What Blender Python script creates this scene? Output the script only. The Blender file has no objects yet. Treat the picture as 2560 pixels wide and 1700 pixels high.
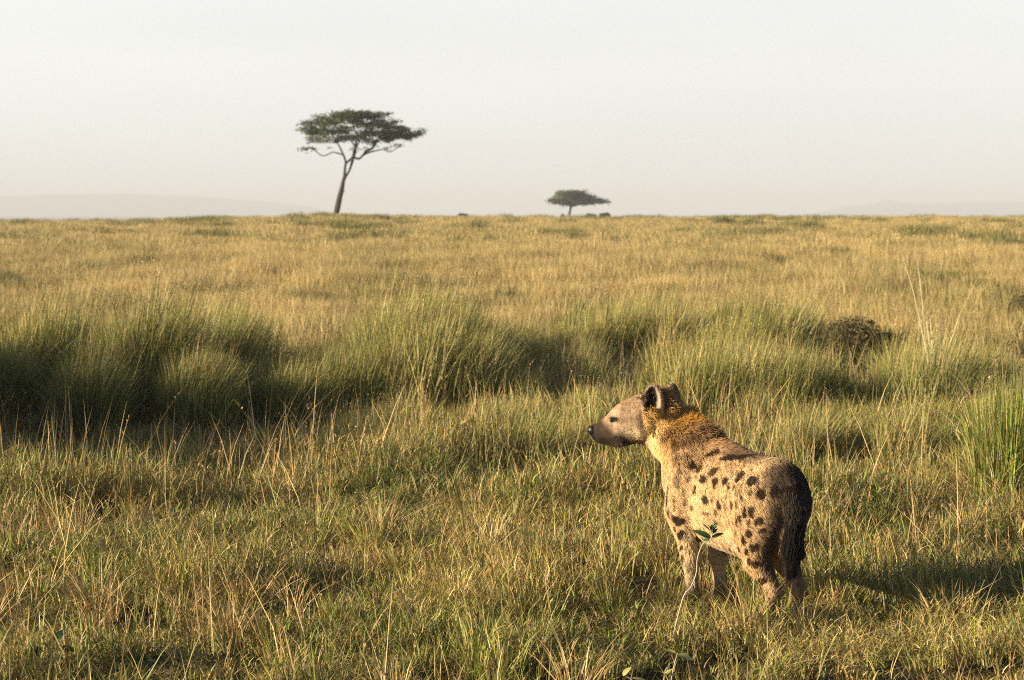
import bpy, math, os
import numpy as np
from mathutils import Vector

DBG = os.environ.get("DBG", "")
R = math.radians
scene = bpy.context.scene
C = scene.collection

# ------------------------------------------------------------------ camera numbers
FPX, CX, CY, CAMH = 5360.0, 1280.0, 533.0, 2.10      # focal length, centre, true horizon in 2560x1700 units
CAM = np.array([0.0, 0.0, CAMH])

def ray(px, py):
    return np.array([(px - CX) / FPX, 1.0, -(py - CY) / FPX])
def P(px, py, d):
    return CAM + ray(px, py) * d

# ------------------------------------------------------------------ helpers
def tag(o, label=None, cat=None, group=None, kind=None):
    if label: o["label"] = label
    if cat: o["category"] = cat
    if group: o["group"] = group
    if kind: o["kind"] = kind
    return o
def empty(name, loc=(0, 0, 0), rz=0.0):
    o = bpy.data.objects.new(name, None); C.objects.link(o)
    o.location = loc; o.rotation_euler = (0, 0, rz); o.empty_display_size = 0.2
    return o
def mesh_np(name, V, loops, starts, mat=None, parent=None, cols=None, smooth=True, link=True, attr="col"):
    me = bpy.data.meshes.new(name)
    V = np.asarray(V, dtype=np.float32).reshape(-1, 3)
    loops = np.asarray(loops, dtype=np.int32).ravel(); starts = np.asarray(starts, dtype=np.int32).ravel()
    me.vertices.add(len(V)); me.vertices.foreach_set("co", V.ravel())
    me.loops.add(len(loops)); me.loops.foreach_set("vertex_index", loops)
    me.polygons.add(len(starts)); me.polygons.foreach_set("loop_start", starts)
    me.polygons.foreach_set("use_smooth", np.full(len(starts), smooth, dtype=bool))
    me.update(calc_edges=True)
    if cols is not None:
        a = me.color_attributes.new(attr, 'FLOAT_COLOR', 'POINT')
        c4 = np.ones((len(V), 4), dtype=np.float32); c4[:, :3] = cols
        a.data.foreach_set("color", c4.ravel())
    if mat: me.materials.append(mat)
    o = bpy.data.objects.new(name, me)
    if link: C.objects.link(o)
    if parent: o.parent = parent
    return o
def quads_obj(name, V, Q, **k):
    Q = np.asarray(Q).reshape(-1, 4)
    return mesh_np(name, V, Q, np.arange(len(Q)) * 4, **k)
def tris_obj(name, V, T, **k):
    T = np.asarray(T).reshape(-1, 3)
    return mesh_np(name, V, T, np.arange(len(T)) * 3, **k)

def sstep(a, b, x):
    t = np.clip((x - a) / (b - a), 0, 1); return t * t * (3 - 2 * t)
_pr = np.random.RandomState(5)
_perm = _pr.rand(256, 256).astype(np.float64)
def vnoise(x, y):
    x = np.asarray(x, float); y = np.asarray(y, float)
    xi = np.floor(x).astype(int); yi = np.floor(y).astype(int)
    fx = x - xi; fy = y - yi; fx = fx * fx * (3 - 2 * fx); fy = fy * fy * (3 - 2 * fy)
    g = lambda i, j: _perm[i & 255, j & 255]
    return ((g(xi, yi) * (1 - fx) + g(xi + 1, yi) * fx) * (1 - fy) + (g(xi, yi + 1) * (1 - fx) + g(xi + 1, yi + 1) * fx) * fy) * 2 - 1
def vnoise3(p, f, s=0):
    return (vnoise(p[:, 0] * f + s, p[:, 1] * f + 3.1 * s) + vnoise(p[:, 1] * f + 7 + s, p[:, 2] * f - s) + vnoise(p[:, 2] * f + 13, p[:, 0] * f + 5 + s)) / 2.0

# ------------------------------------------------------------------ node helpers
def new_mat(name):
    m = bpy.data.materials.new(name); m.use_nodes = True
    nt = m.node_tree; nt.nodes.clear()
    out = nt.nodes.new("ShaderNodeOutputMaterial")
    return m, nt, out
def N(nt, t, **k):
    n = nt.nodes.new(t)
    for a, b in k.items():
        if a.startswith("i_"):
            n.inputs[a[2:].replace("_", " ")].default_value = b
        else: setattr(n, a, b)
    return n
def mixc(nt, fac, a, b, blend='MIX'):
    n = nt.nodes.new("ShaderNodeMix"); n.data_type = 'RGBA'; n.blend_type = blend
    for i, v in ((0, fac), (6, a), (7, b)):
        if isinstance(v, (int, float)): n.inputs[i].default_value = v
        elif isinstance(v, tuple): n.inputs[i].default_value = (*v, 1) if len(v) == 3 else v
        else: nt.links.new(v, n.inputs[i])
    return n.outputs[2]
def noise(nt, scale, detail=3, rough=.55, vec=None):
    n = N(nt, "ShaderNodeTexNoise"); n.inputs["Scale"].default_value = scale
    n.inputs["Detail"].default_value = detail; n.inputs["Roughness"].default_value = rough
    if vec is not None: nt.links.new(vec, n.inputs["Vector"])
    return n.outputs["Fac"]
def mrange(nt, v, a, b, c=0.0, d=1.0):
    n = N(nt, "ShaderNodeMapRange"); nt.links.new(v, n.inputs[0])
    for i, x in enumerate((a, b, c, d)): n.inputs[i + 1].default_value = x
    return n.outputs[0]

def blade_material(name, dry=(.46, .33, .15), green=(.12, .19, .03), sc=.35, amt=.55, trans=.35, val=1.0):
    m, nt, out = new_mat(name)
    at = N(nt, "ShaderNodeAttribute", attribute_name="col")
    geo = N(nt, "ShaderNodeNewGeometry")
    n1 = mrange(nt, noise(nt, sc, 3, .6, geo.outputs["Position"]), .38, .62)
    tint = mixc(nt, n1, green, dry)
    c = mixc(nt, amt, at.outputs["Color"], tint)
    n2 = mrange(nt, noise(nt, sc * 5, 2, .6, geo.outputs["Position"]), .3, .7, .72 * val, 1.25 * val)
    c = mixc(nt, 1.0, c, n2, 'MULTIPLY')
    d = N(nt, "ShaderNodeBsdfPrincipled"); d.inputs["Roughness"].default_value = .55
    d.inputs["Specular IOR Level"].default_value = .35
    nt.links.new(c, d.inputs["Base Color"])
    t = N(nt, "ShaderNodeBsdfTranslucent"); nt.links.new(c, t.inputs["Color"])
    mx = N(nt, "ShaderNodeMixShader"); mx.inputs[0].default_value = trans
    nt.links.new(d.outputs[0], mx.inputs[1]); nt.links.new(t.outputs[0], mx.inputs[2])
    nt.links.new(mx.outputs[0], out.inputs[0])
    return m
def plain_material(name, rough=.8, spec=.2, attr="col", bump=None):
    m, nt, out = new_mat(name)
    at = N(nt, "ShaderNodeAttribute", attribute_name=attr)
    d = N(nt, "ShaderNodeBsdfPrincipled"); d.inputs["Roughness"].default_value = rough
    d.inputs["Specular IOR Level"].default_value = spec
    nt.links.new(at.outputs["Color"], d.inputs["Base Color"])
    if bump:
        b = N(nt, "ShaderNodeBump"); b.inputs["Strength"].default_value = bump[1]; b.inputs["Distance"].default_value = bump[2]
        tc = N(nt, "ShaderNodeTexCoord")
        nt.links.new(noise(nt, bump[0], 4, .6, tc.outputs["Object"]), b.inputs["Height"])
        nt.links.new(b.outputs[0], d.inputs["Normal"])
    nt.links.new(d.outputs[0], out.inputs[0])
    return m

# ------------------------------------------------------------------ camera, sun, sky
SUN_EL = 15.5
SUN_AZ = 14.0                  # degrees the sun stands behind the camera from due left
cd = bpy.data.cameras.new("camera"); cam = bpy.data.objects.new("camera", cd); C.objects.link(cam)
cam.location = (0, 0, CAMH); cam.rotation_euler = (R(90), 0, 0)
cd.sensor_width = 36; cd.lens = 36 * FPX / 2560; cd.shift_y = -(850 - CY) / 2560
cd.clip_start = .1; cd.clip_end = 30000
cd.dof.use_dof = True; cd.dof.focus_distance = 11.3; cd.dof.aperture_fstop = 5.6
scene.camera = cam

sdir = Vector((-math.cos(R(SUN_AZ)) * math.cos(R(SUN_EL)), -math.sin(R(SUN_AZ)) * math.cos(R(SUN_EL)), math.sin(R(SUN_EL))))
sl = bpy.data.lights.new("sun", 'SUN'); sun = bpy.data.objects.new("sun", sl); C.objects.link(sun)
sl.energy = 5.0; sl.angle = R(.53); sl.color = (1, .83, .57)
sun.rotation_euler = sdir.to_track_quat('Z', 'Y').to_euler()
sun.location = (-20, -5, 12)

w = bpy.data.worlds.new("World"); scene.world = w; w.use_nodes = True
nt = w.node_tree; nt.nodes.clear()
wo = N(nt, "ShaderNodeOutputWorld"); bg = N(nt, "ShaderNodeBackground"); bg.inputs["Strength"].default_value = .05
sky = N(nt, "ShaderNodeTexSky"); sky.sky_type = 'NISHITA'; sky.sun_disc = False
sky.sun_elevation = R(SUN_EL)
sky.sun_rotation = math.atan2(sdir.x, sdir.y)
sky.altitude = 1500; sky.air_density = 1.0; sky.dust_density = 3.0; sky.ozone_density = 1.0
tc = N(nt, "ShaderNodeTexCoord")
sx = N(nt, "ShaderNodeSeparateXYZ"); nt.links.new(tc.outputs["Generated"], sx.inputs[0])
mp = N(nt, "ShaderNodeMapping"); mp.inputs["Scale"].default_value = (1.2, 1.2, 7)
nt.links.new(tc.outputs["Generated"], mp.inputs[0])
cl = noise(nt, 1.6, 5, .55, mp.outputs[0])
# thin high cloud veil, thick towards the horizon and thinning overhead
veil = mixc(nt, mrange(nt, cl, .3, .7), (8.4, 8.5, 8.4), (9.5, 9.6, 9.4))
low0 = mrange(nt, sx.outputs["Z"], .10, .28, .94, .03)
side = mrange(nt, sx.outputs["Y"], .3, .85, .08, 1.0)
lm = N(nt, "ShaderNodeMath", operation='MULTIPLY'); nt.links.new(low0, lm.inputs[0]); nt.links.new(side, lm.inputs[1]); low = lm.outputs[0]
nt.links.new(mixc(nt, low, sky.outputs[0], veil), bg.inputs["Color"])
nt.links.new(bg.outputs[0], wo.inputs[0])
scene.view_settings.view_transform = 'Standard'; scene.view_settings.look = 'None'
scene.view_settings.gamma = 1.0; scene.view_settings.exposure = 1.1

cy = scene.cycles
cy.use_denoising = False
cy.max_bounces = 6; cy.diffuse_bounces = 2; cy.glossy_bounces = 2; cy.transmission_bounces = 4
cy.transparent_max_bounces = 8; cy.volume_bounces = 0
cy.use_adaptive_sampling = False
try: cy.sampling_pattern = 'BLUE_NOISE'
except Exception: pass
cy.sample_clamp_indirect = 4
cy.pixel_filter_type = 'BLACKMAN_HARRIS'; cy.filter_width = 1.05
scene.render.film_transparent = False

# ------------------------------------------------------------------ terrain
_ky = np.array([-9000, 0, 38, 75, 120, 170, 215, 380, 450, 800, 3000, 12000.])
_kz = np.array([0, 0, .0, .35, .95, 1.35, 1.22, .55, .18, -3.0, -6, -7.])
def prof(y):
    i = np.clip(np.searchsorted(_ky, y) - 1, 0, len(_ky) - 2)
    t = np.clip((y - _ky[i]) / (_ky[i + 1] - _ky[i]), 0, 1)
    ys = np.gradient(_kz, _ky); ys[:3] = 0
    hh = _ky[i + 1] - _ky[i]
    return ((2*t**3-3*t**2+1)*_kz[i] + (t**3-2*t**2+t)*hh*ys[i] + (-2*t**3+3*t**2)*_kz[i+1] + (t**3-t**2)*hh*ys[i+1])
def ground(x, y):
    x = np.asarray(x, float); y = np.asarray(y, float)
    z = prof(y)
    far = sstep(90, 160, y) * (1 - sstep(260, 500, y))
    z = z - far * .42 * sstep(-14, -42, x) + far * .16 * np.exp(-((x + 15) / 3.5) ** 2)
    z = z + far * (.12 * vnoise(x / 6.0 + 3, y / 11.0) + .07 * vnoise(x / 1.9 + 8, y / 4.0))
    near = 1 - sstep(60, 200, np.abs(y)); nx = 1 - sstep(40, 120, np.abs(x))
    z = z + near * nx * (.095 * vnoise(x / .9, y / .9) + .022 * vnoise(x / .35 + 9, y / .35) + .06 * vnoise(x / 3.1 + 4, y / 3.1 + 2))
    z = z - .32 * np.exp(-((y - 19.8) / 1.9) ** 2) * sstep(-.2, -2.0, x)
    # level patch under the animal so that its paws meet the ground
    k = np.exp(-(((x - 1.2) / .75) ** 2 + ((y - 11.2) / .7) ** 2) ** 2)
    return z * (1 - k)

def build_ground():
    ys = [-8000, -3000, -1000, -300, -100, -40, -15, 0]
    y = 3.0
    while y < 9800:
        ys.append(y); y += max(.13, y * .008) if y < 40 else (y * .014 if y < 700 else y * .08)
    ys = np.array(ys + [9800])
    u = np.linspace(-1, 1, 321)
    xs = np.sign(u) * (np.abs(u) * 14 + (np.abs(u) ** 9) * 5900)
    X, Y = np.meshgrid(xs, ys)
    Z = ground(X, Y)
    V = np.stack([X, Y, Z], -1).reshape(-1, 3)
    nxn, nyn = len(xs), len(ys)
    i = np.arange(nxn - 1)[None, :] + np.arange(nyn - 1)[:, None] * nxn
    Q = np.stack([i, i + 1, i + 1 + nxn, i + nxn], -1)
    m, nt, out = new_mat("soil_and_thatch")
    geo = N(nt, "ShaderNodeNewGeometry"); sp = N(nt, "ShaderNodeSeparateXYZ"); nt.links.new(geo.outputs["Position"], sp.inputs[0])
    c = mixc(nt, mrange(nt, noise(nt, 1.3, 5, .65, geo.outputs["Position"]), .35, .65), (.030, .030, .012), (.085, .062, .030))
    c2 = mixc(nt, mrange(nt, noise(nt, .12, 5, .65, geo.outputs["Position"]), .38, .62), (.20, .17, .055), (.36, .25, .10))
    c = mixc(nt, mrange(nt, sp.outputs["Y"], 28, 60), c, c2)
    d = N(nt, "ShaderNodeBsdfPrincipled"); d.inputs["Roughness"].default_value = .95; d.inputs["Specular IOR Level"].default_value = .1
    nt.links.new(c, d.inputs["Base Color"])
    b = N(nt, "ShaderNodeBump"); b.inputs["Strength"].default_value = .6; b.inputs["Distance"].default_value = .03
    nt.links.new(noise(nt, 25, 4, .7, geo.outputs["Position"]), b.inputs["Height"]); nt.links.new(b.outputs[0], d.inputs["Normal"])
    nt.links.new(d.outputs[0], out.inputs[0])
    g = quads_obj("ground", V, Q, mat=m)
    tag(g, "savanna ground rising gently to the grassy horizon", kind="structure")

def build_hills():
    m, nt, out = new_mat("hill_woodland")
    geo = N(nt, "ShaderNodeNewGeometry")
    c = mixc(nt, noise(nt, .004, 5, .6, geo.outputs["Position"]), (.05, .07, .045), (.10, .11, .07))
    d = N(nt, "ShaderNodeBsdfPrincipled"); d.inputs["Roughness"].default_value = 1
    nt.links.new(c, d.inputs["Base Color"]); nt.links.new(d.outputs[0], out.inputs[0])
    Dh = 8000.
    for nm, kx, kz, lab in (("hills", [-1500, -300, 0, 180, 330, 480, 600, 760, 860], [470, 486, 491, 486, 483, 489, 498, 512, 540], "faint blue hills beyond the plain behind the tall acacia"),
                       ("hills", [1990, 2040, 2110, 2190, 2215, 2250, 2400, 2560, 3400, 4200], [545, 534, 518, 508, 500, 508, 506, 503, 485, 540], "faint blue hills on the horizon to the right")):
        xs = np.linspace((kx[0] - CX) / FPX * Dh, (kx[-1] - CX) / FPX * Dh, 160)
        top = np.interp(xs, (np.array(kx) - CX) / FPX * Dh, CAMH - (np.array(kz) - CY) / FPX * Dh)
        top = top + 3.0 * vnoise(xs / 90, xs * 0)
        ys = np.linspace(-1, 1, 25)
        X, Yn = np.meshgrid(xs, ys)
        prof_ = np.cos(Yn * math.pi / 2) ** 1.3
        edge = np.clip(np.minimum((X - xs[0]), (xs[-1] - X)) / 300, 0, 1)
        Z = -9 + (top[None, :] + 9) * prof_ + 6 * vnoise(X / 200, Yn * 3 + 5) * (1 - np.abs(Yn)) * np.abs(Yn)
        Y = Dh + Yn * 700 + 90 * vnoise(X / 500, X * 0 + 2)
        V = np.stack([X, Y, Z], -1).reshape(-1, 3)
        i = np.arange(159)[None, :] + np.arange(24)[:, None] * 160
        Q = np.stack([i, i + 1, i + 161, i + 160], -1)
        o = quads_obj(nm, V, Q, mat=m); tag(o, lab, kind="structure")

def build_haze():
    x, y0, y1, z0, z1 = 6500, -8500, 10500, -10, 85
    V = [(-x, y0, z0), (x, y0, z0), (x, y1, z0), (-x, y1, z0), (-x, y0, z1), (x, y0, z1), (x, y1, z1), (-x, y1, z1)]
    Q = [(0, 3, 2, 1), (4, 5, 6, 7), (0, 1, 5, 4), (1, 2, 6, 5), (2, 3, 7, 6), (3, 0, 4, 7)]
    m, nt, out = new_mat("morning_haze")
    v = N(nt, "ShaderNodeVolumePrincipled"); v.inputs["Color"].default_value = (.85, .90, 1.0, 1)
    v.inputs["Density"].default_value = HAZE; v.inputs["Anisotropy"].default_value = 0.0
    nt.links.new(v.outputs[0], out.inputs["Volume"])
    o = quads_obj("haze", V, Q, mat=m, smooth=False); tag(o, "pale morning haze over the plain", kind="stuff")
HAZE = 3.35e-4

# ------------------------------------------------------------------ implicit surfaces
def capsules(G, prims, k):
    """G: (...,3) grid of points; prims: (p0, r0, p1, r1, axis, scale) ; smooth union of tapered capsules."""
    acc = np.zeros(G.shape[:-1], dtype=np.float32)
    for pr in prims:
        p0, r0, p1, r1 = [np.asarray(v, dtype=np.float32) for v in pr[:4]]
        X = G
        q = G - p0; ab = p1 - p0
        if len(pr) > 4:
            ax = np.asarray(pr[4], dtype=np.float32); s = np.float32(1 / pr[5] - 1)
            q = q + (q @ ax)[..., None] * ax * s
            ab = ab + (ab @ ax) * ax * s
        L2 = float(ab @ ab) + 1e-9
        t = np.clip((q @ ab) / L2, 0, 1)
        d = np.sqrt(np.maximum(((q - t[..., None] * ab) ** 2).sum(-1), 1e-12)) - (r0 + t * (r1 - r0))
        if len(pr) > 4: d = d * (.5 + .5 * min(1, pr[5]))
        acc += np.exp(-np.clip(d, -.25, .5) / k)
    return -k * np.log(acc + 1e-30)

def surface_nets(F, org, h):
    ins = F < 0
    nx, ny, nz = F.shape
    c = np.zeros((nx - 1, ny - 1, nz - 1), dtype=np.int8)
    offs = [(i, j, k) for i in (0, 1) for j in (0, 1) for k in (0, 1)]
    for i, j, k in offs: c += ins[i:nx - 1 + i, j:ny - 1 + j, k:nz - 1 + k]
    act = (c > 0) & (c < 8)
    idx = -np.ones(act.shape, dtype=np.int64); cells = np.argwhere(act); idx[act] = np.arange(len(cells))
    S = np.zeros((len(cells), 3)); W = np.zeros(len(cells))
    for a in offs:
        for ax in range(3):
            if a[ax]: continue
            b = list(a); b[ax] = 1
            fa = F[cells[:, 0] + a[0], cells[:, 1] + a[1], cells[:, 2] + a[2]]
            fb = F[cells[:, 0] + b[0], cells[:, 1] + b[1], cells[:, 2] + b[2]]
            m = (fa < 0) != (fb < 0)
            t = np.where(m, fa / np.where(m, fa - fb, 1), 0)
            pt = np.tile(np.array(a, float), (len(cells), 1)); pt[:, ax] += t
            S += pt * m[:, None]; W += m
    V = (cells + S / W[:, None]) * h + org
    quads = []
    for ax in range(3):
        sl0 = [slice(None)] * 3; sl1 = [slice(None)] * 3
        sl0[ax] = slice(0, F.shape[ax] - 1); sl1[ax] = slice(1, F.shape[ax])
        ch = ins[tuple(sl0)] != ins[tuple(sl1)]
        e = np.argwhere(ch)
        o1, o2 = [(1, 2), (2, 0), (0, 1)][ax]
        e = e[(e[:, o1] > 0) & (e[:, o2] > 0)]
        e = e[(e[:, o1] < F.shape[o1] - 1) & (e[:, o2] < F.shape[o2] - 1)]
        def g(d1, d2):
            q = e.copy(); q[:, o1] -= d1; q[:, o2] -= d2
            return idx[q[:, 0], q[:, 1], q[:, 2]]
        Q = np.stack([g(1, 1), g(0, 1), g(0, 0), g(1, 0)], -1)
        fl = ~ins[e[:, 0], e[:, 1], e[:, 2]]
        Q[fl] = Q[fl][:, ::-1]
        quads.append(Q)
    Q = np.concatenate(quads)
    return V, Q
def relax(V, Q, it=2):
    for _ in range(it):
        S = np.zeros_like(V); W = np.zeros(len(V))
        for a, b in ((0, 1), (1, 2), (2, 3), (3, 0)):
            np.add.at(S, Q[:, a], V[Q[:, b]]); np.add.at(W, Q[:, a], 1)
            np.add.at(S, Q[:, b], V[Q[:, a]]); np.add.at(W, Q[:, b], 1)
        V = .45 * V + .55 * S / W[:, None]
    return V
def vnormals(V, Q):
    n = np.cross(V[Q[:, 2]] - V[Q[:, 0]], V[Q[:, 3]] - V[Q[:, 1]])
    Nn = np.zeros_like(V)
    for a in range(4): np.add.at(Nn, Q[:, a], n)
    return Nn / np.maximum(np.linalg.norm(Nn, axis=1, keepdims=True), 1e-12)
def grid(lo, hi, h):
    ax = [np.arange(lo[i], hi[i], h, dtype=np.float32) for i in range(3)]
    return np.stack(np.meshgrid(*ax, indexing='ij'), -1)

# ------------------------------------------------------------------ the hyena
TH = R(37)
Fw = np.array([-math.sin(TH), math.cos(TH), 0]); Lw = np.array([-math.cos(TH), -math.sin(TH), 0]); Uw = np.array([0, 0, 1.])
HO = np.array([1.395, 10.97, 0.0])
M3 = np.stack([Fw, Lw, Uw])                       # world -> local rows
def to_loc(p): return (np.asarray(p) - HO) @ M3.T
def to_world(q): return np.asarray(q) @ M3 + HO
def proj(pw):
    pw = np.atleast_2d(pw)
    return CX + FPX * pw[:, 0] / pw[:, 1], CY + FPX * (CAMH - pw[:, 2]) / pw[:, 1]
def J(px, py, b):                                 # local point on the vertical plane lateral = b
    r = ray(px, py); t = (HO @ Lw + b - CAM @ Lw) / (r @ Lw)
    return to_loc(CAM + r * t)
Hf = np.array([-.93, .30, -.16]); Hf /= np.linalg.norm(Hf)
Hl = np.cross(Uw, Hf); Hl /= np.linalg.norm(Hl); Hu = np.cross(Hf, Hl)
HC = P(1590, 1050, 11.70)
def Hh(px, py, v):                                # local point on the head plane offset v (towards its left side)
    r = ray(px, py); t = (HC @ Hl + v - CAM @ Hl) / (r @ Hl)
    return to_loc(CAM + r * t)
HfL, HlL, HuL = Hf @ M3.T, Hl @ M3.T, Hu @ M3.T
E2 = (0, 1, 0)

def hyena_prims():
    b = []
    A = lambda *a: b.append(a)
    # trunk (lateral axis squeezed)
    A((.065, 0, .655), .180, (.22, 0, .615), .225, E2, .80)
    A((.22, 0, .62), .215, (.42, 0, .615), .250, E2, .66)
    A((.42, 0, .615), .252, (.61, 0, .665), .228, E2, .70)
    A((.61, 0, .665), .232, (.68, 0, .72), .19, E2, .80)
    A((.035, 0, .60), .150, (.02, 0, .50), .11, E2, 1.0)
    # neck into head
    A((.66, 0, .775), .150, to_loc(P(1684, 1094, 11.70)), .128, E2, .84)
    A(to_loc(P(1684, 1094, 11.70)), .126, to_loc(P(1650, 1052, 11.72)), .106)
    A((.70, .02, .80), .12, to_loc(P(1632, 1080, 11.70)), .075)
    A((.72, .02, .66), .12, (.68, 0, .52), .10)
    # skull
    A(Hh(1652, 1042, 0), .098, Hh(1608, 1041, 0), .106, HlL, .92)
    A(Hh(1608, 1041, 0), .106, Hh(1573, 1054, 0), .100, HlL, .80)
    A(Hh(1573, 1056, 0), .094, Hh(1536, 1072, 0), .070, HlL, .72)
    A(Hh(1536, 1073, 0), .068, Hh(1501, 1079, 0), .042, HlL, .72)
    A(Hh(1503, 1092, 0), .034, Hh(1545, 1096, 0), .040, HlL, .95)      # lower jaw
    A(Hh(1560, 1080, .035), .055, Hh(1600, 1074, .05), .050)          # cheek and jaw
    A(Hh(1560, 1080, -.035), .055, Hh(1600, 1074, -.05), .050)
    A(Hh(1543, 1038, .036), .026, Hh(1556, 1034, .045), .026)         # brow ridges
    A(Hh(1543, 1038, -.036), .026, Hh(1556, 1034, -.045), .026)
    A(Hh(1489, 1078, 0), .024, Hh(1492, 1078, 0), .024)                # nose pad
    for s in (1, -1):
        # hind leg
        y = .095 * s if s > 0 else -.078
        A((.070, y, .58), .130, (.105, y * 1.12, .43), .106, E2, .72)
        A((.105, y * 1.12, .43), .098, (.092, y * 1.12, .32), .066, E2, .84)
        A((.088, y * 1.1, .32), .062, (-.02, y * 1.0, .175), .034, E2, .90)
        A((-.02, y, .175), .033, (.02, y, .05), .026)
        A((.02, y, .045), .031, (.085, y, .028), .031)
        # front leg
        x0 = .63 if s > 0 else .61
        A((x0 - .01, y * 1.1, .62), .108, (x0 + .015, y * 1.15, .45), .068, E2, .75)
        A((x0 + .015, y * 1.15, .45), .066, (x0 - .02, y * 1.05, .26), .040, E2, .90)
        A((x0 - .02, y * 1.05, .26), .038, (x0 - .035, y, .08), .029)
        A((x0 - .03, y, .06), .033, (x0 + .04, y, .030), .033)
    for s in (1, -1):                                                   # shoulder blade and haunch
        A((.60, .125 * s, .74), .085, (.655, .135 * s, .52), .075)
        A((.10, .115 * s, .66), .095, (.115, .125 * s, .47), .080)
    # flank skin fold and belly
    A((.16, .10, .53), .075, (.22, .085, .45), .050)
    A((.16, -.10, .53), .075, (.22, -.085, .45), .050)
    A((.50, 0, .50), .15, (.27, 0, .455), .140, E2, .92)
    # tail
    A((-.085, .030, .70), .036, (-.115, .038, .60), .034)
    A((-.115, .038, .60), .034, (-.103, .045, .42), .028)
    A((-.103, .045, .42), .028, (-.090, .045, .31), .012)
    return b

def ear_field(G, F, px, py, v, hgt, wid, thick, nrm, up):
    """scoop-shaped ear: shell of an ellipsoid opened towards nrm"""
    c = Hh(px, py, v); n = nrm / np.linalg.norm(nrm); u = up - (up @ n) * n; u /= np.linalg.norm(u); s = np.cross(u, n)
    q = G - c.astype(np.float32)
    a, bb, cc = q @ n.astype(np.float32), q @ u.astype(np.float32), q @ s.astype(np.float32)
    w_ = wid * (1 - .18 * np.clip(bb / hgt, -1, 1))
    r = np.sqrt((a / thick) ** 2 + (bb / hgt) ** 2 + (cc / w_) ** 2)
    d = (r - 1) * min(thick, wid) * .8
    r2 = np.sqrt(((a - thick * .95) / (thick * 1.35)) ** 2 + ((bb - .004) / (hgt * .88)) ** 2 + (cc / (w_ * .86)) ** 2)
    cav = (r2 - 1) * min(thick, wid) * .8
    d = np.maximum(d, -cav)
    k = .010
    hh = np.clip(.5 + .5 * (F - d) / k, 0, 1)
    return F * (1 - hh) + d * hh - k * hh * (1 - hh), (c, n, u, s)

def spots_list():
    z1 = [(1065,885,18,25,.7),(1130,915,28,26,.8),(1170,1020,25,42,1),(1280,1045,27,46,1),(1375,1020,22,42,1),(1275,945,34,24,.7),(1097,1130,13,36,.9),
          (1187,1215,23,40,1),(1250,1225,13,20,.6),(1310,1270,17,42,.8),(1280,1345,15,32,.6),(1180,1340,26,13,.4),(920,1040,22,55,.45),(842,1120,13,40,.5),
          (1260,775,42,18,.8),(1380,815,40,18,.9),(1460,812,60,20,1),(1590,800,60,18,.9),(1510,1000,28,46,.8),(1620,1030,38,34,.9),(1700,1165,27,55,.9),(1520,1210,14,28,.8),
          (1545,1320,11,42,.8),(1615,1335,18,28,.9),(1675,1410,19,27,.8),(1510,1395,15,33,1),(1475,1400,11,38,.7),(1690,1480,20,20,.7),(1585,1520,15,28,.8),
          (1395,1090,10,38,.7),(1450,1085,12,42,.7),(900,1380,24,28,.8),(945,1415,30,34,.8),(905,1490,11,18,.7),(965,1550,18,28,.7),(1830,1130,25,70,.8),
          (2060,1100,40,40,.8),(1920,1110,55,24,.7),(960,800,20,60,.35),(1050,700,60,16,.4),(1150,640,60,14,.4),(720,600,12,48,.7),(790,560,14,22,.4),(930,720,30,60,.45),(1100,980,12,30,.4),(1020,1020,14,40,.45)]
    z2 = [(550,540,13,20,.8),(615,600,20,34,.9),(625,750,14,24,.6),(630,870,14,30,.6),(465,200,11,48,.6),(480,330,10,30,.5),(1300,340,12,44,.9),(1385,350,19,34,.9),
          (1450,445,21,28,.9),(1350,585,19,28,.9),(1290,660,14,36,.9),(1470,540,22,17,.6),(1410,740,25,28,1),(1335,790,12,34,.8),(1440,905,27,28,.9),(1365,895,13,30,.8),
          (1395,1065,17,22,.9),(1480,1115,36,27,1),(1500,1240,14,20,.6),(1145,790,22,16,.5),(1245,760,14,20,.6),(880,360,24,12,.4)]
    return ([(1440 + a / 3.689, 920 + b / 3.689, c / 3.689, d / 3.689, e) for a, b, c, d, e in z1] +
            [(1560 + a / 4.355, 1200 + b / 4.355, c / 3.3, d / 3.5, min(1, e * 1.2)) for a, b, c, d, e in z2])

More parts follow.
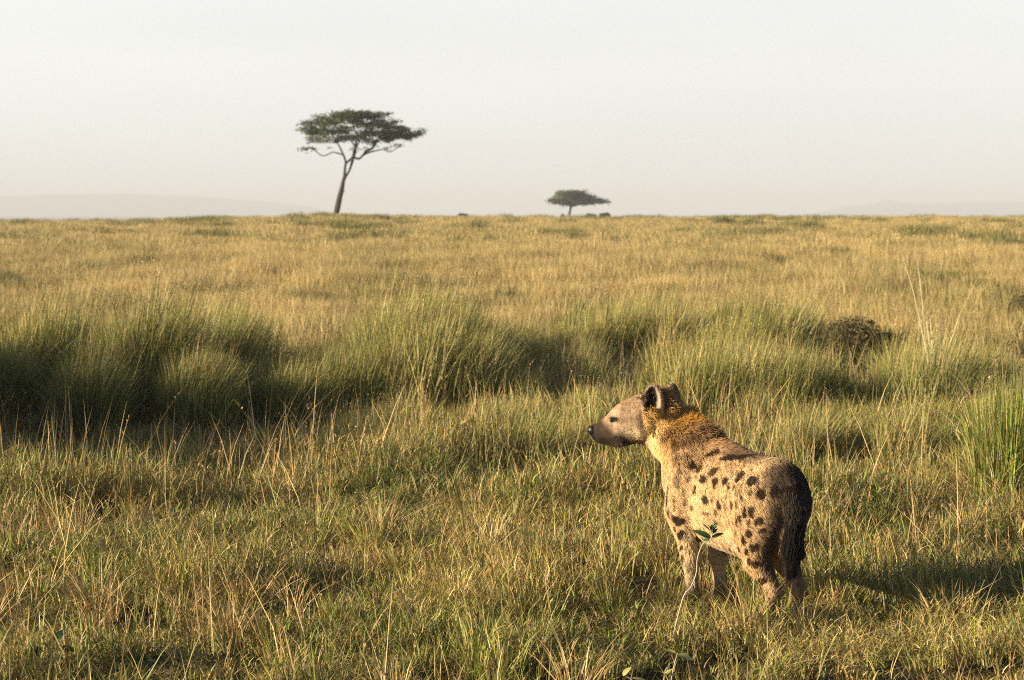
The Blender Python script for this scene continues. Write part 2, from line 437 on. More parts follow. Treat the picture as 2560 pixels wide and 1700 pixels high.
def build_hyena():
    rng = np.random.RandomState(11)
    h = .0075
    G = grid((-.28, -.30, -.03), (1.26, .62, 1.26), h)
    F = capsules(G, hyena_prims(), .0145).astype(np.float32)
    ears = []
    nL = HfL * .30 + HlL * .95 + HuL * .05
    nR = HfL * .85 - HlL * .50 + HuL * .05
    for (px, py, v, nn, up, hg, wd) in ((1634, 1000, .090, nL, HuL - HfL * .12 + HlL * .12, .092, .062), (1680, 998, -.062, nR, HuL - HlL * .12 - HfL * .1, .088, .052)):
        F, e = ear_field(G, F, px, py, v, hg, wd, .034, nn, up); ears.append(e)
    V, Q = surface_nets(F, np.array([-.28, -.30, -.03]), h)
    V = relax(V, Q, 2)
    Nn = vnormals(V, Q)
    Vw = to_world(V)
    px, py = proj(Vw)
    # spots: true 3-D patches lying on the coat
    sp = []
    depth = Vw[:, 1]
    for (sx_, sy_, rx, rz, st) in spots_list():
        dd = (px - sx_) ** 2 + (py - sy_) ** 2
        cand = np.where(dd < 16)[0]
        if len(cand) == 0: continue
        i = cand[np.argmin(depth[cand])]
        s = depth[i] / FPX
        sp.append((V[i], rx * s * 1.7, rz * s * 1.15, min(1, st * 1.35)))
        q = V[i].copy()
        if abs(q[1]) > .06 and q[0] < .85: q2 = q * np.array([1, -1, 1]) + np.array([.03, 0, .02]); sp.append((q2, rx * s * 1.5, rz * s * 1.12, min(1, st * 1.35)))
    rs = np.random.RandomState(77)
    cand = np.where((V[:, 0] < .75) & (V[:, 2] > .18) & (V[:, 2] < .86) & (np.abs(V[:, 1]) > .05))[0]
    placed = [q_[0] for q_ in sp]
    for i in rs.permutation(cand)[:1500]:
        if min(np.linalg.norm(V[i] - q_) for q_ in placed) < .046: continue
        placed.append(V[i]); r_ = rs.uniform(.008, .014)
        sp.append((V[i], r_, r_ * rs.uniform(1.2, 1.9), rs.uniform(.5, .95)))
        if len(placed) > 290: break
    def head_uvw(p):
        q = to_world(p) - HC
        return q @ Hf, q @ Hl, q @ Hu
    def L3(*c): return np.array(c)
    def near(p, c, r): return np.exp(-(((p - c) / r) ** 2).sum(-1))
    def coat(p, n, jit=0.0):
        a, b_, c = p[:, 0], p[:, 1], p[:, 2]
        nz = vnoise3(p, 9, 1); nf = vnoise3(p * np.array([1, 1, .5]), 45, 4); nb = vnoise3(p, 4, 8)
        pale = L3(.61, .42, .225); col = np.tile(pale, (len(p), 1))
        def blend(col, c2, k): k = np.clip(k, 0, 1)[:, None]; return col * (1 - k) + L3(*c2) * k
        col = blend(col, (.43, .27, .12), .55 * np.clip(nb + .25, 0, 1))
        top = sstep(.70, .90, c + .04 * nz) * sstep(.0, .25, a)
        col = blend(col, (.30, .17, .075), top * .85)
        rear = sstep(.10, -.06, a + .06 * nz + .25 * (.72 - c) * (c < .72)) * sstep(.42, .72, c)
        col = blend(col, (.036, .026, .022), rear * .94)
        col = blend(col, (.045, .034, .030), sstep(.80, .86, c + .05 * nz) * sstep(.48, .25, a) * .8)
        back = sstep(.40, .85, -n[:, 0]) * sstep(.10, .0, a)  # rear-facing rump: shade painted into the coat over already dark fur
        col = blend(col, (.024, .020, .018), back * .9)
        col = blend(col, (.64, .50, .31), .7 * sstep(.46, .36, c) * (a > .15) * (a < .62))
        # legs: browner downwards, dark toes
        col = blend(col, (.36, .26, .16), .6 * sstep(.34, .12, c))
        col = blend(col, (.12, .085, .06), .75 * sstep(.20, .06, c) * (a > .5))
        u, v, w_ = head_uvw(p)
        # neck
        neck = sstep(.66, .84, a) * sstep(.66, .80, c)
        isneck = neck * sstep(-.01, -.07, u)
        col = blend(col, (.64, .42, .15), isneck * .85)
        col = blend(col, (.50, .25, .04), isneck * np.clip(.25 + 1.0 * nz, 0, 1) * .75)
        pn = Hh(1738, 1058, .06); col = blend(col, (.62, .30, .03), near(p, pn, L3(.075, .09, .085)) * 1.15)
        pn = Hh(1700, 1110, .10); col = blend(col, (.28, .15, .035), near(p, pn, L3(.07, .10, .10)) * .8)
        pn = Hh(1632, 1110, .08); col = blend(col, (.74, .57, .28), near(p, pn, L3(.06, .08, .11)) * 1.0)
        crest = np.clip(sstep(.99, 1.07, c) + sstep(.45, .9, n[:, 2]) * .6, 0, 1) * isneck
        col = blend(col, (.20, .115, .055), crest * .5)
        # head
        hd = sstep(-.10, -.03, u) * (c > .76)
        face = L3(.30, .205, .13)
        col = blend(col, face, hd)
        col = blend(col, (.34, .21, .12), hd * sstep(.03, .09, w_) * .5)
        col = blend(col, (.56, .45, .33), near(p, Hh(1545, 1030, .06), L3(.030, .05, .022)) * hd * .5)
        col = blend(col, (.52, .38, .25), near(p, Hh(1550, 1066, .06), L3(.040, .05, .04)) * hd * .6)
        col = blend(col, (.58, .45, .26), near(p, Hh(1596, 1085, .08), L3(.05, .08, .04)) * hd * .9)
        col = blend(col, (.028, .018, .013), sstep(.082, .150, u - .8 * np.clip(w_ + .05, 0, 1)) * hd * .92)
        col = blend(col, (.022, .014, .010), near(p, Hh(1556, 1095, .05), L3(.06, .08, .036)) * hd * 1.5)
        col = blend(col, (.022, .015, .012), near(p, Hh(1522, 1102, .03), L3(.07, .09, .020)) * hd * 1.1)
        col = blend(col, (.022, .015, .012), near(p, Hh(1537, 1048, .065), L3(.028, .05, .012)) * hd * 2.2)
        col = blend(col, (.09, .06, .045), near(p, Hh(1606, 1052, .10), L3(.022, .05, .065)) * hd * 1.3)
        col = blend(col, (.012, .011, .011), sstep(.232, .240, u) * (w_ > -.10))
        # ears
        for ie, (ec, en, eu, es) in enumerate(ears):
            q = p - ec; da, du, ds = q @ en, q @ eu, q @ es
            inside = (np.sqrt((du / .095) ** 2 + (ds / .064) ** 2) < 1.05) & (np.abs(da) < .05) & (w_ > .045)
            facing = (n @ en) > .05
            rim = sstep(.74, .93, np.sqrt((du / .088) ** 2 + (ds / .058) ** 2))
            col = blend(col, (.15, .095, .06) if ie == 0 else (.27, .175, .11), inside * .9)
            col = blend(col, (.018, .013, .011), (inside & facing) * (1 - rim) * 1.0)
            col = blend(col, (.50, .38, .25), (inside & facing) * (1 - rim) * sstep(.006, .026, ds if ie == 0 else -ds) * .85)
            col = blend(col, (.42, .32, .22), inside * rim * .75)
        # tail
        tl = sstep(-.070, -.090, a + .25 * np.clip(.5 - c, 0, 1) * 0) * (np.abs(b_ - .038) < .06) * (c < .74)
        col = blend(col, (.050, .038, .032), tl * 1.0)
        col = blend(col, (.012, .010, .009), tl * sstep(.58, .48, c))
        # spots
        k = np.zeros(len(p))
        pj = p + .013 * np.stack([vnoise3(p, 22, 3), vnoise3(p, 22, 5), vnoise3(p, 22, 9)], -1)
        for (sc_, rx, rz, st) in sp:
            q = pj - sc_; hd2 = (q[:, 0] ** 2 + q[:, 1] ** 2) / rx ** 2 + ((q[:, 2] + .25 * q[:, 0]) / rz) ** 2
            k = np.maximum(k, st * sstep(1.6, .7, hd2))
        dark = L3(.022, .011, .007)
        k2 = (k * .95)[:, None]
        col = col * (1 - k2) + dark * k2
        col = col * (1 + .11 * nf[:, None] + .12 * vnoise3(p * np.array([1, 1, .45]), 22, 12)[:, None])
        col = col * (1 + ((.28 * vnoise3(p, 70, 6) + .22 * vnoise3(p, 28, 15)) * hd)[:, None])
        return np.clip(col, .004, .9), k
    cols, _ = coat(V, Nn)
    root = empty("hyena", HO, 0)
    tag(root, "spotted hyena standing in short grass, looking left, tail hanging", "hyena")
    # rotation: local x = Fw, local y = Lw
    root.rotation_euler = (0, 0, math.atan2(Fw[1], Fw[0]))
    body = quads_obj("body", V, Q, mat=plain_material("hyena_hide", .85, .06, bump=(60, .5, .01)), parent=root, cols=cols)
    # nose pad: wet and black, with nostril
    nose_m, nt, out = new_mat("wet_nose"); d = N(nt, "ShaderNodeBsdfPrincipled")
    d.inputs["Base Color"].default_value = (.012, .011, .012, 1); d.inputs["Roughness"].default_value = .38
    nb_ = N(nt, "ShaderNodeBump"); nb_.inputs["Strength"].default_value = .3; nb_.inputs["Distance"].default_value = .002
    nt.links.new(noise(nt, 300, 2), nb_.inputs["Height"]); nt.links.new(nb_.outputs[0], d.inputs["Normal"]); nt.links.new(d.outputs[0], out.inputs[0])
    nc = Hh(1483, 1077, 0)
    Gn = grid(nc - .05, nc + .05, .0025)
    Fn = capsules(Gn, [(nc + HlL * .012 + HuL * .004, .027, nc - HlL * .012 + HuL * .004, .027), (nc - HuL * .016, .013, nc - HuL * .018, .012)], .006)
    for s in (1, -1):
        cpt = nc + HfL * .016 + HlL * .023 * s - HuL * .002
        dn = np.sqrt((((Gn - cpt) / np.array([.010, .010, .007])) ** 2).sum(-1)) * .008 - .008
        Fn = np.maximum(Fn, -dn)
    Vn, Qn = surface_nets(Fn, nc - .05, .0025)
    quads_obj("nose", relax(Vn, Qn, 1), Qn, mat=nose_m, parent=root)
    # eyes
    eye_m, nt, out = new_mat("eye_dark"); d = N(nt, "ShaderNodeBsdfPrincipled")
    d.inputs["Base Color"].default_value = (.02, .012, .008, 1); d.inputs["Roughness"].default_value = .08; nt.links.new(d.outputs[0], out.inputs[0])
    for s in (1, -1):
        ec = Hh(1537, 1049, 0)
        # push out to the skin along the side axis
        rel = V - ec; lat = rel @ HlL * s; perp = np.linalg.norm(rel - np.outer(rel @ HlL, HlL), axis=1)
        m_ = (perp < .012) & (lat > 0)
        r_ = lat[m_].max() if m_.any() else .06
        cc = ec + HlL * s * (r_ - .004)
        Ge = grid(cc - .02, cc + .02, .002)
        Fe = np.sqrt(((Ge - cc) ** 2).sum(-1)) - .0095
        Ve, Qe = surface_nets(Fe, cc - .02, .002)
        quads_obj("eye", Ve, Qe, mat=eye_m, parent=root)
    # ---- fur: strands rooted on the skin
    tri = np.concatenate([Q[:, [0, 1, 2]], Q[:, [0, 2, 3]]])
    ar = np.linalg.norm(np.cross(V[tri[:, 1]] - V[tri[:, 0]], V[tri[:, 2]] - V[tri[:, 0]]), axis=1)
    cen = V[tri].mean(1)
    hu, hv, hw = head_uvw(cen)
    wgt = ar * (1 + 1.2 * (hu > -.1))
    n_s = 330000 if not DBG else 90000
    ti = rng.choice(len(tri), n_s, p=wgt / wgt.sum())
    r1, r2 = rng.rand(n_s), rng.rand(n_s); s1 = np.sqrt(r1)
    wts = np.stack([1 - s1, s1 * (1 - r2), s1 * r2], -1)[..., None]
    p = (V[tri[ti]] * wts).sum(1); n = (Nn[tri[ti]] * wts).sum(1); n /= np.linalg.norm(n, axis=1, keepdims=True)
    u, v, w_ = head_uvw(p)
    keep = ~(u > .228)
    p, n, u, v, w_ = p[keep], n[keep], u[keep], v[keep], w_[keep]
    a, b_, c = p.T
    # direction field
    comb = np.tile(np.array([-1.0, 0, -.55]), (len(p), 1))
    leg = sstep(.46, .34, c)[:, None]
    comb = comb * (1 - leg) + np.array([-.25, 0, -1.0]) * leg
    headm = (sstep(-.12, -.04, u) * (c > .74))[:, None]
    comb = comb * (1 - headm) + (-HfL * 1.0 - HuL * .25) * headm
    neckm = (sstep(.62, .80, a) * sstep(.66, .78, c) * (u < -.06))[:, None]
    comb = comb * (1 - neckm) + np.array([-.7, -.1, -.5]) * neckm
    tailm = ((a < np.where(c < .5, -.075, -.088)) & (c < .72) & (np.abs(b_ - .038) < .06))[:, None]
    comb = np.where(tailm, np.array([-.12, 0, -1.0]), comb)
    comb = comb + .35 * np.stack([vnoise3(p, 7, 2), vnoise3(p, 7, 6), vnoise3(p, 7, 10)], -1)
    comb -= (comb * n).sum(1, keepdims=True) * n
    comb /= np.maximum(np.linalg.norm(comb, axis=1, keepdims=True), 1e-6)
    L = np.full(len(p), .025)
    L = np.where(c < .42, .023, L); L = np.where((c < .46) & (a > .15) & (a < .62) & (np.abs(b_) < .17), .034, L)
    L = np.where(c < .25, .013, L)
    L = np.where(u > -.06, .014, L); L = np.where(u > .10, .009, L)
    L = np.where(u > .16, .006, L)
    top = sstep(.25, .75, n[:, 2]) * sstep(.30, .60, a) * (c > .78) * (u < -.05)
    necktop = (sstep(.0, .5, n[:, 2] - .3 * n[:, 0]) * sstep(.84, .97, c) * sstep(.42, .60, a) * (u < -.07))
    erect = np.full(len(p), .20)
    L = L + .030 * top; erect = erect + .35 * top
    L = L + .024 * necktop; erect = erect + .9 * necktop
    L = np.where(tailm[:, 0], np.where(c < .55, .075, .040), L); erect = np.where(tailm[:, 0], .16, erect)
    for (ec, en, eu, es) in ears:
        q = p - ec
        ne = (np.sqrt(((q @ eu) / .10) ** 2 + ((q @ es) / .068) ** 2) < 1.0) & (np.abs(q @ en) < .05) & (w_ > .045)
        L = np.where(ne, .009, L)
    L = L * (.65 + .7 * rng.rand(len(p)))
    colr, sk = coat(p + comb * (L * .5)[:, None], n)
    jit = rng.randn(len(p), 3) * (.09 + .26 * necktop[:, None])
    d0 = n * (erect[:, None] + .25) + comb * .75 + jit
    d0 /= np.linalg.norm(d0, axis=1, keepdims=True)
    d1 = n * erect[:, None] * .45 + comb + jit * 1.2 + np.array([0, 0, -.10]) * (1 - necktop[:, None])
    d1 /= np.linalg.norm(d1, axis=1, keepdims=True)
    P0 = p - n * .002; P1 = P0 + d0 * L[:, None] * .4; P2 = P1 + d1 * L[:, None] * .33; d2 = d1 + comb * .3 + jit; d2 /= np.linalg.norm(d2, axis=1, keepdims=True)
    P3 = P2 + d2 * L[:, None] * .3
    # matted locks: tips drawn together
    from mathutils import kdtree
    nc_ = 5000; ci = rng.choice(len(p), nc_, replace=False); kd = kdtree.KDTree(nc_)
    for j_, i_ in enumerate(ci): kd.insert(p[i_], j_)
    kd.balance()
    near_ = ci[np.array([kd.find(q_)[1] for q_ in p])]
    kt = (np.where(u > -.06, .20, np.where(necktop + top > .4, .30, .34)) * (.6 + .5 * rng.rand(len(p))))[:, None]
    rel_ = (P3[near_] - P3); far_ = np.linalg.norm(p[near_] - p, axis=1, keepdims=True) > .03
    kt = np.where(far_, 0, kt)
    P3 = P3 + rel_ * kt; P2 = P2 + (P2[near_] - P2) * kt * .55
    lockc = (1 + .09 * rng.randn(len(p)))[near_][:, None].clip(.55, 1.5)
    pts = np.stack([P0, P1, P2, P3], 1).astype(np.float32)
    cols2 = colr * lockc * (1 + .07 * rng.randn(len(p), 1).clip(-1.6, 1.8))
    # mane hairs: dark-tipped mixed with rusty ones
    mm = (necktop > .3) & (rng.rand(len(p)) < .09); cols2[mm] = (.16, .09, .045)
    gz = (rng.rand(len(p)) < .10) & (a > .06) & (a < .30) & (c > .5) & (sk < .3); cols2[gz] = np.array([.20, .15, .11]) * (.7 + .6 * rng.rand(gz.sum(), 1))
    cols2 = np.clip(cols2, .004, .85)
    rad = np.where(tailm[:, 0], .0011, .0011)
    hc = bpy.data.hair_curves.new("fur")
    hc.add_curves([4] * len(p))
    hc.attributes["position"].data.foreach_set("vector", pts.ravel())
    ra = hc.attributes.get("radius") or hc.attributes.new("radius", 'FLOAT', 'POINT')
    rr = (rad[:, None] * np.array([1.0, .95, .7, .15])[None, :]).astype(np.float32)
    ra.data.foreach_set("value", rr.ravel())
    ca = hc.attributes.new("col", 'FLOAT_COLOR', 'CURVE')
    ca.data.foreach_set("color", np.concatenate([cols2, np.ones((len(p), 1))], 1).astype(np.float32).ravel())
    m, nt, out = new_mat("hyena_fur")
    at = N(nt, "ShaderNodeAttribute", attribute_name="col")
    d = N(nt, "ShaderNodeBsdfPrincipled"); d.inputs["Roughness"].default_value = .7; d.inputs["Specular IOR Level"].default_value = .12
    nt.links.new(mixc(nt, 1.0, at.outputs["Color"], (1.12, 1.12, 1.12), 'MULTIPLY'), d.inputs["Base Color"])
    nt.links.new(d.outputs[0], out.inputs[0])
    hc.materials.append(m)
    fo = bpy.data.objects.new("fur", hc); C.objects.link(fo); fo.parent = root
    return root

# ------------------------------------------------------------------ grass
TAN, STRAW, RUST = (.50, .34, .13), (.74, .56, .27), (.30, .13, .05)
GREEN, BRIGHT, DARKG, GREY = (.12, .19, .022), (.24, .36, .03), (.035, .06, .012), (.30, .23, .15)
PAL = {
    "sward": ([GREEN, BRIGHT, DARKG, TAN, STRAW, RUST, GREY], [.19, .14, .13, .22, .15, .11, .06]),
    "dry": ([TAN, STRAW, RUST, GREY, GREEN], [.38, .26, .16, .08, .12]),
    "green": ([GREEN, BRIGHT, DARKG, TAN, STRAW], [.32, .18, .28, .13, .09]),
    "plain": ([(.52, .38, .17), STRAW, RUST, GREEN, GREY], [.44, .30, .09, .13, .04]),
    "olive": ([(.10, .11, .03), (.17, .16, .045), (.05, .055, .02), TAN], [.35, .30, .20, .15]),
    "lime": ([BRIGHT, GREEN, (.36, .38, .09), TAN, STRAW, DARKG], [.24, .20, .20, .16, .10, .10]),
}
def pick(rng, pal, n):
    c, p = PAL[pal]; c = np.array(c)
    q = c[rng.choice(len(c), n, p=np.array(p) / sum(p))]
    return q * (1 + .22 * rng.randn(n, 1)).clip(.5, 1.6)
def blades(rng, xy, h, w, lean, ang, col, z0=None, tipcol=None, tipk=.0, droop=.0):
    n = len(xy)
    t = np.array([0, .36, .72, 1.0])
    d = np.stack([np.cos(ang), np.sin(ang)], -1)
    ps = rng.rand(n) * math.pi
    sd = np.stack([np.cos(ps), np.sin(ps)], -1)
    cen = np.zeros((n, 4, 3))
    cen[:, :, :2] = xy[:, None, :] + d[:, None, :] * (lean * h)[:, None, None] * (t ** 1.8)[None, :, None]
    dr = droop if isinstance(droop, np.ndarray) else np.full(n, droop)
    cen[:, :, 2] = h[:, None] * (t[None, :] * np.sqrt(np.clip(1 - .35 * np.clip(lean, 0, 1.4) ** 2, .25, 1))[:, None] - dr[:, None] * (t ** 3)[None, :])
    if z0 is not None: cen[:, :, 2] += z0[:, None]
    wd = np.array([.85, 1.0, .62])
    V = np.zeros((n, 7, 3))
    for i in range(3):
        o = (w * wd[i] / 2)[:, None] * sd
        V[:, 2 * i, :] = cen[:, i]; V[:, 2 * i + 1, :] = cen[:, i]
        V[:, 2 * i, :2] -= o; V[:, 2 * i + 1, :2] += o
    V[:, 6] = cen[:, 3]
    base = (np.arange(n) * 7)[:, None]
    q = np.array([0, 1, 3, 2, 2, 3, 5, 4, 4, 5, 6])
    loops = (base + q[None, :]).ravel()
    starts = ((np.arange(n) * 11)[:, None] + np.array([0, 4, 8])[None, :]).ravel()
    cc = np.repeat(col[:, None, :], 7, 1)
    if tipcol is not None:
        k = np.array([0, 0, .15, .15, .7, .7, 1.0])[None, :, None] * (tipk if np.isscalar(tipk) else tipk[:, None, None])
        cc = cc * (1 - k) + np.array(tipcol) * k
    return V.reshape(-1, 3), loops, starts, cc.reshape(-1, 3)
def heads(rng, xy, h, lean, ang, col, n_sp=9, size=.010, span=.24, z0=None):
    """little spikelets along the top of stalks"""
    n = len(xy); V = []; 
    t = 1 - span * rng.rand(n, n_sp)
    d = np.stack([np.cos(ang), np.sin(ang)], -1)
    c = np.zeros((n, n_sp, 3))
    c[:, :, :2] = xy[:, None] + d[:, None] * (lean * h)[:, None, None] * (t ** 1.8)[:, :, None]
    c[:, :, 2] = h[:, None] * t * np.sqrt(np.clip(1 - .35 * lean ** 2, .25, 1))[:, None]
    if z0 is not None: c[:, :, 2] += z0[:, None]
    o = rng.randn(n, n_sp, 3); o /= np.linalg.norm(o, axis=2, keepdims=True); o[..., 2] = np.abs(o[..., 2]) + .8
    o *= size * (.6 + .8 * rng.rand(n, n_sp, 1))
    s = rng.randn(n, n_sp, 3) * size * .28
    V = np.stack([c - s * .5, c + o * .5 + s, c + o, c + o * .5 - s], 2).reshape(-1, 3)
    m = n * n_sp
    loops = np.arange(m * 4); starts = np.arange(m) * 4
    cc = np.repeat(col[:, None, :], n_sp * 4, 1).reshape(-1, 3)
    return V, loops, starts, cc
def join(parts):
    V, Lp, S, Cc = [], [], [], []; nv = nl = 0
    for v, l, s, c in parts:
        V.append(v); Lp.append(l + nv); S.append(s + nl); Cc.append(c); nv += len(v); nl += len(l)
    return np.concatenate(V), np.concatenate(Lp), np.concatenate(S), np.concatenate(Cc)
def disc(rng, n, r, p=.5):
    a = rng.rand(n) * 2 * math.pi; q = r * rng.rand(n) ** p
    return np.stack([q * np.cos(a), q * np.sin(a)], -1)

def c_sward(rng, r=.34, n=290, hm=.095, pal="sward", wm=.0052):
    ncl = 26; cc = disc(rng, ncl, r); ci = rng.randint(ncl, size=n)
    xy = cc[ci] + rng.randn(n, 2) * .030
    h = hm * np.exp(rng.randn(n) * .38) * (.7 + .6 * rng.rand(ncl))[ci]
    ang = np.arctan2(*(xy - cc[ci]).T[::-1]) + rng.randn(n) * .8
    lean = np.clip(.15 + .5 * rng.rand(n) ** 1.2, 0, 1.3)
    colc = pick(rng, pal, ncl)[ci] * .5 + pick(rng, pal, n) * .5
    a = blades(rng, xy, h, wm * (.6 + .8 * rng.rand(n)), lean, ang, colc, droop=.25 * (rng.rand(n) < .2))
    nl = int(n * 1.7); ce = rng.randint(ncl, size=nl)
    e = blades(rng, cc[ce] + rng.randn(nl, 2) * .045, .022 + .042 * rng.rand(nl), wm * (.5 + .6 * rng.rand(nl)), .5 + 1.6 * rng.rand(nl), rng.rand(nl) * 6.28, pick(rng, pal, nl) * 1.05, z0=hm * 1.25 * rng.rand(nl) * (.7 + .6 * rng.rand(ncl))[ce])
    # matted thatch low down
    n2 = n // 4; xy2 = disc(rng, n2, r)
    b = blades(rng, xy2, .07 * (.6 + .8 * rng.rand(n2)), np.full(n2, .004), 1.1 + .8 * rng.rand(n2), rng.rand(n2) * 6.28, pick(rng, "dry", n2) * .7)
    return join([a, b, e])
def c_stalk(rng, r=.28, n=12, h0=.20, h1=.62, wm=.0050, pal="dry", hd=True):
    xy = disc(rng, n, r); h = h0 + (h1 - h0) * rng.rand(n) ** 1.5
    ang = rng.randn(n) * .8 + .1; lean = np.abs(rng.randn(n)) * .34
    lean[rng.rand(n) < .12] += .5
    col = pick(rng, pal, n) * 1.1
    ps = [blades(rng, xy, h, np.full(n, wm), lean, ang, col)]
    if hd:
        m = rng.rand(n) < .3
        if m.any(): ps.append(heads(rng, xy[m], h[m], lean[m], ang[m], col[m] * .75, 9, .008))
    return join(ps)
def c_tuft(rng, r=.06, n=80, hm=.22, pal="lime", wm=.0056, spread=.55):
    xy = disc(rng, n, r); ang = np.arctan2(xy[:, 1], xy[:, 0]) + rng.randn(n) * .5
    h = hm * (.5 + .7 * rng.rand(n)); lean = np.clip(spread * rng.rand(n) + .1, 0, 1.2)
    return join([blades(rng, xy, h, wm * (.6 + .7 * rng.rand(n)), lean, ang, pick(rng, pal, n), tipcol=TAN, tipk=.5 * rng.rand(n), droop=.12 * rng.rand(n))])
def c_tussock(rng, r=.30, n=820, hm=.95, pal="green", wm=.0078, wind=.13, stalks=12, spread=.46, tip=.85, aj=1.2):
    xy = disc(rng, n, r, .6); ang = np.arctan2(xy[:, 1], xy[:, 0]) + rng.randn(n) * aj
    rr = np.linalg.norm(xy, axis=1) / r
    h = hm * (.40 + .74 * rng.rand(n) ** .8) * (1.05 - .25 * rr)
    lx = spread * (.25 + .75 * rr) * rng.rand(n) * np.cos(ang) + wind * (.6 + .8 * rng.rand(n)); ly = spread * (.25 + .75 * rr) * rng.rand(n) * np.sin(ang)
    lean = np.hypot(lx, ly); ang = np.arctan2(ly, lx); odd = rng.rand(n) < .10; ang[odd] = rng.rand(odd.sum()) * 6.28; lean[odd] = .3 + .7 * rng.rand(odd.sum())
    ps = [blades(rng, xy, h, wm * (.4 + 1.1 * rng.rand(n) ** 1.5), lean, ang, pick(rng, pal, n), tipcol=(.66, .54, .22), tipk=tip * rng.rand(n), droop=.22 * rng.rand(n) ** 2)]
    # skirt of dead dry blades
    n2 = n // 6; xy2 = disc(rng, n2, r * 1.2); ps.append(blades(rng, xy2, hm * .4 * (.5 + .8 * rng.rand(n2)), np.full(n2, wm * .8), .4 + .9 * rng.rand(n2), rng.rand(n2) * 6.28, pick(rng, "dry", n2) * .8))
    if stalks:
        xs = disc(rng, stalks, r); hs = hm * (.85 + .42 * rng.rand(stalks)); an = rng.randn(stalks) * .9; le = np.abs(rng.randn(stalks)) * .14 + wind * .5
        cs = pick(rng, "dry", stalks) * 1.15
        ps.append(blades(rng, xs, hs, np.full(stalks, wm * .85), le, an, cs)); ps.append(heads(rng, xs, hs, le, an, cs * .75, 9, .009, .28))
    return join(ps)
def c_plain(rng, r=.6, n=260, hm=.36, wm=.007, pal="plain"):
    xy = disc(rng, n, r); h = hm * (.45 + .75 * rng.rand(n)); ang = rng.rand(n) * 6.28
    return join([blades(rng, xy, h, wm * (.6 + .8 * rng.rand(n)), .12 + .4 * rng.rand(n), ang, pick(rng, pal, n), droop=.1 * rng.rand(n))])

def variants(key, fn, k, mat, seed=0, **kw):
    col = bpy.data.collections.new("variants_" + key)
    for i in range(k):
        rng = np.random.RandomState(seed + i * 7 + 1)
        v, l, s, c = fn(rng, **kw)
        o = mesh_np("%s_%02d" % (key, i), v, l, s, mat=mat, cols=c, smooth=False, link=False)
        col.objects.link(o)
    return col
def scatter(name, sets, label, cat=None, kind="stuff", parent=None):
    """one object whose vertices carry clump instances; sets = [(collection, pos(n,3), rot(n,3), scl(n,3), idx(n))]"""
    allp = np.concatenate([s[1] for s in sets])
    me = bpy.data.meshes.new(name); me.vertices.add(len(allp)); me.vertices.foreach_set("co", allp.astype(np.float32).ravel())
    rot = np.concatenate([s[2] for s in sets]); scl = np.concatenate([s[3] for s in sets]); idx = np.concatenate([s[4] for s in sets])
    st = np.concatenate([np.full(len(s[1]), i) for i, s in enumerate(sets)])
    me.attributes.new("rot", 'FLOAT_VECTOR', 'POINT').data.foreach_set("vector", rot.astype(np.float32).ravel())
    me.attributes.new("scl", 'FLOAT_VECTOR', 'POINT').data.foreach_set("vector", scl.astype(np.float32).ravel())
    me.attributes.new("idx", 'INT', 'POINT').data.foreach_set("value", idx.astype(np.int32))
    me.attributes.new("kindset", 'INT', 'POINT').data.foreach_set("value", st.astype(np.int32))
    o = bpy.data.objects.new(name, me); C.objects.link(o)
    ng = bpy.data.node_groups.new(name + "_scatter", 'GeometryNodeTree')
    ng.interface.new_socket("Geometry", in_out='INPUT', socket_type='NodeSocketGeometry')
    ng.interface.new_socket("Geometry", in_out='OUTPUT', socket_type='NodeSocketGeometry')
    gi = ng.nodes.new("NodeGroupInput"); go = ng.nodes.new("NodeGroupOutput")
    jn = ng.nodes.new("GeometryNodeJoinGeometry")
    def named(nm, tp):
        n = ng.nodes.new("GeometryNodeInputNamedAttribute"); n.data_type = tp; n.inputs[0].default_value = nm; return n.outputs[0]
    for i, s in enumerate(sets):
        ci = ng.nodes.new("GeometryNodeCollectionInfo"); ci.inputs[0].default_value = s[0]
        ci.inputs["Separate Children"].default_value = True; ci.inputs["Reset Children"].default_value = True
        ip = ng.nodes.new("GeometryNodeInstanceOnPoints")
        ng.links.new(gi.outputs[0], ip.inputs["Points"]); ng.links.new(ci.outputs[0], ip.inputs["Instance"])
        cmp_ = ng.nodes.new("FunctionNodeCompare"); cmp_.data_type = 'INT'; cmp_.operation = 'EQUAL'
        ng.links.new(named("kindset", 'INT'), cmp_.inputs[2]); cmp_.inputs[3].default_value = i
        ng.links.new(cmp_.outputs[0], ip.inputs["Selection"])
        ip.inputs["Pick Instance"].default_value = True
        ng.links.new(named("idx", 'INT'), ip.inputs["Instance Index"])
        ng.links.new(named("rot", 'FLOAT_VECTOR'), ip.inputs["Rotation"]); ng.links.new(named("scl", 'FLOAT_VECTOR'), ip.inputs["Scale"])
        ng.links.new(ip.outputs[0], jn.inputs[0])
    ng.links.new(jn.outputs[0], go.inputs[0])
    md = o.modifiers.new("scatter", 'NODES'); md.node_group = ng
    tag(o, label, cat, kind=kind)
    return o
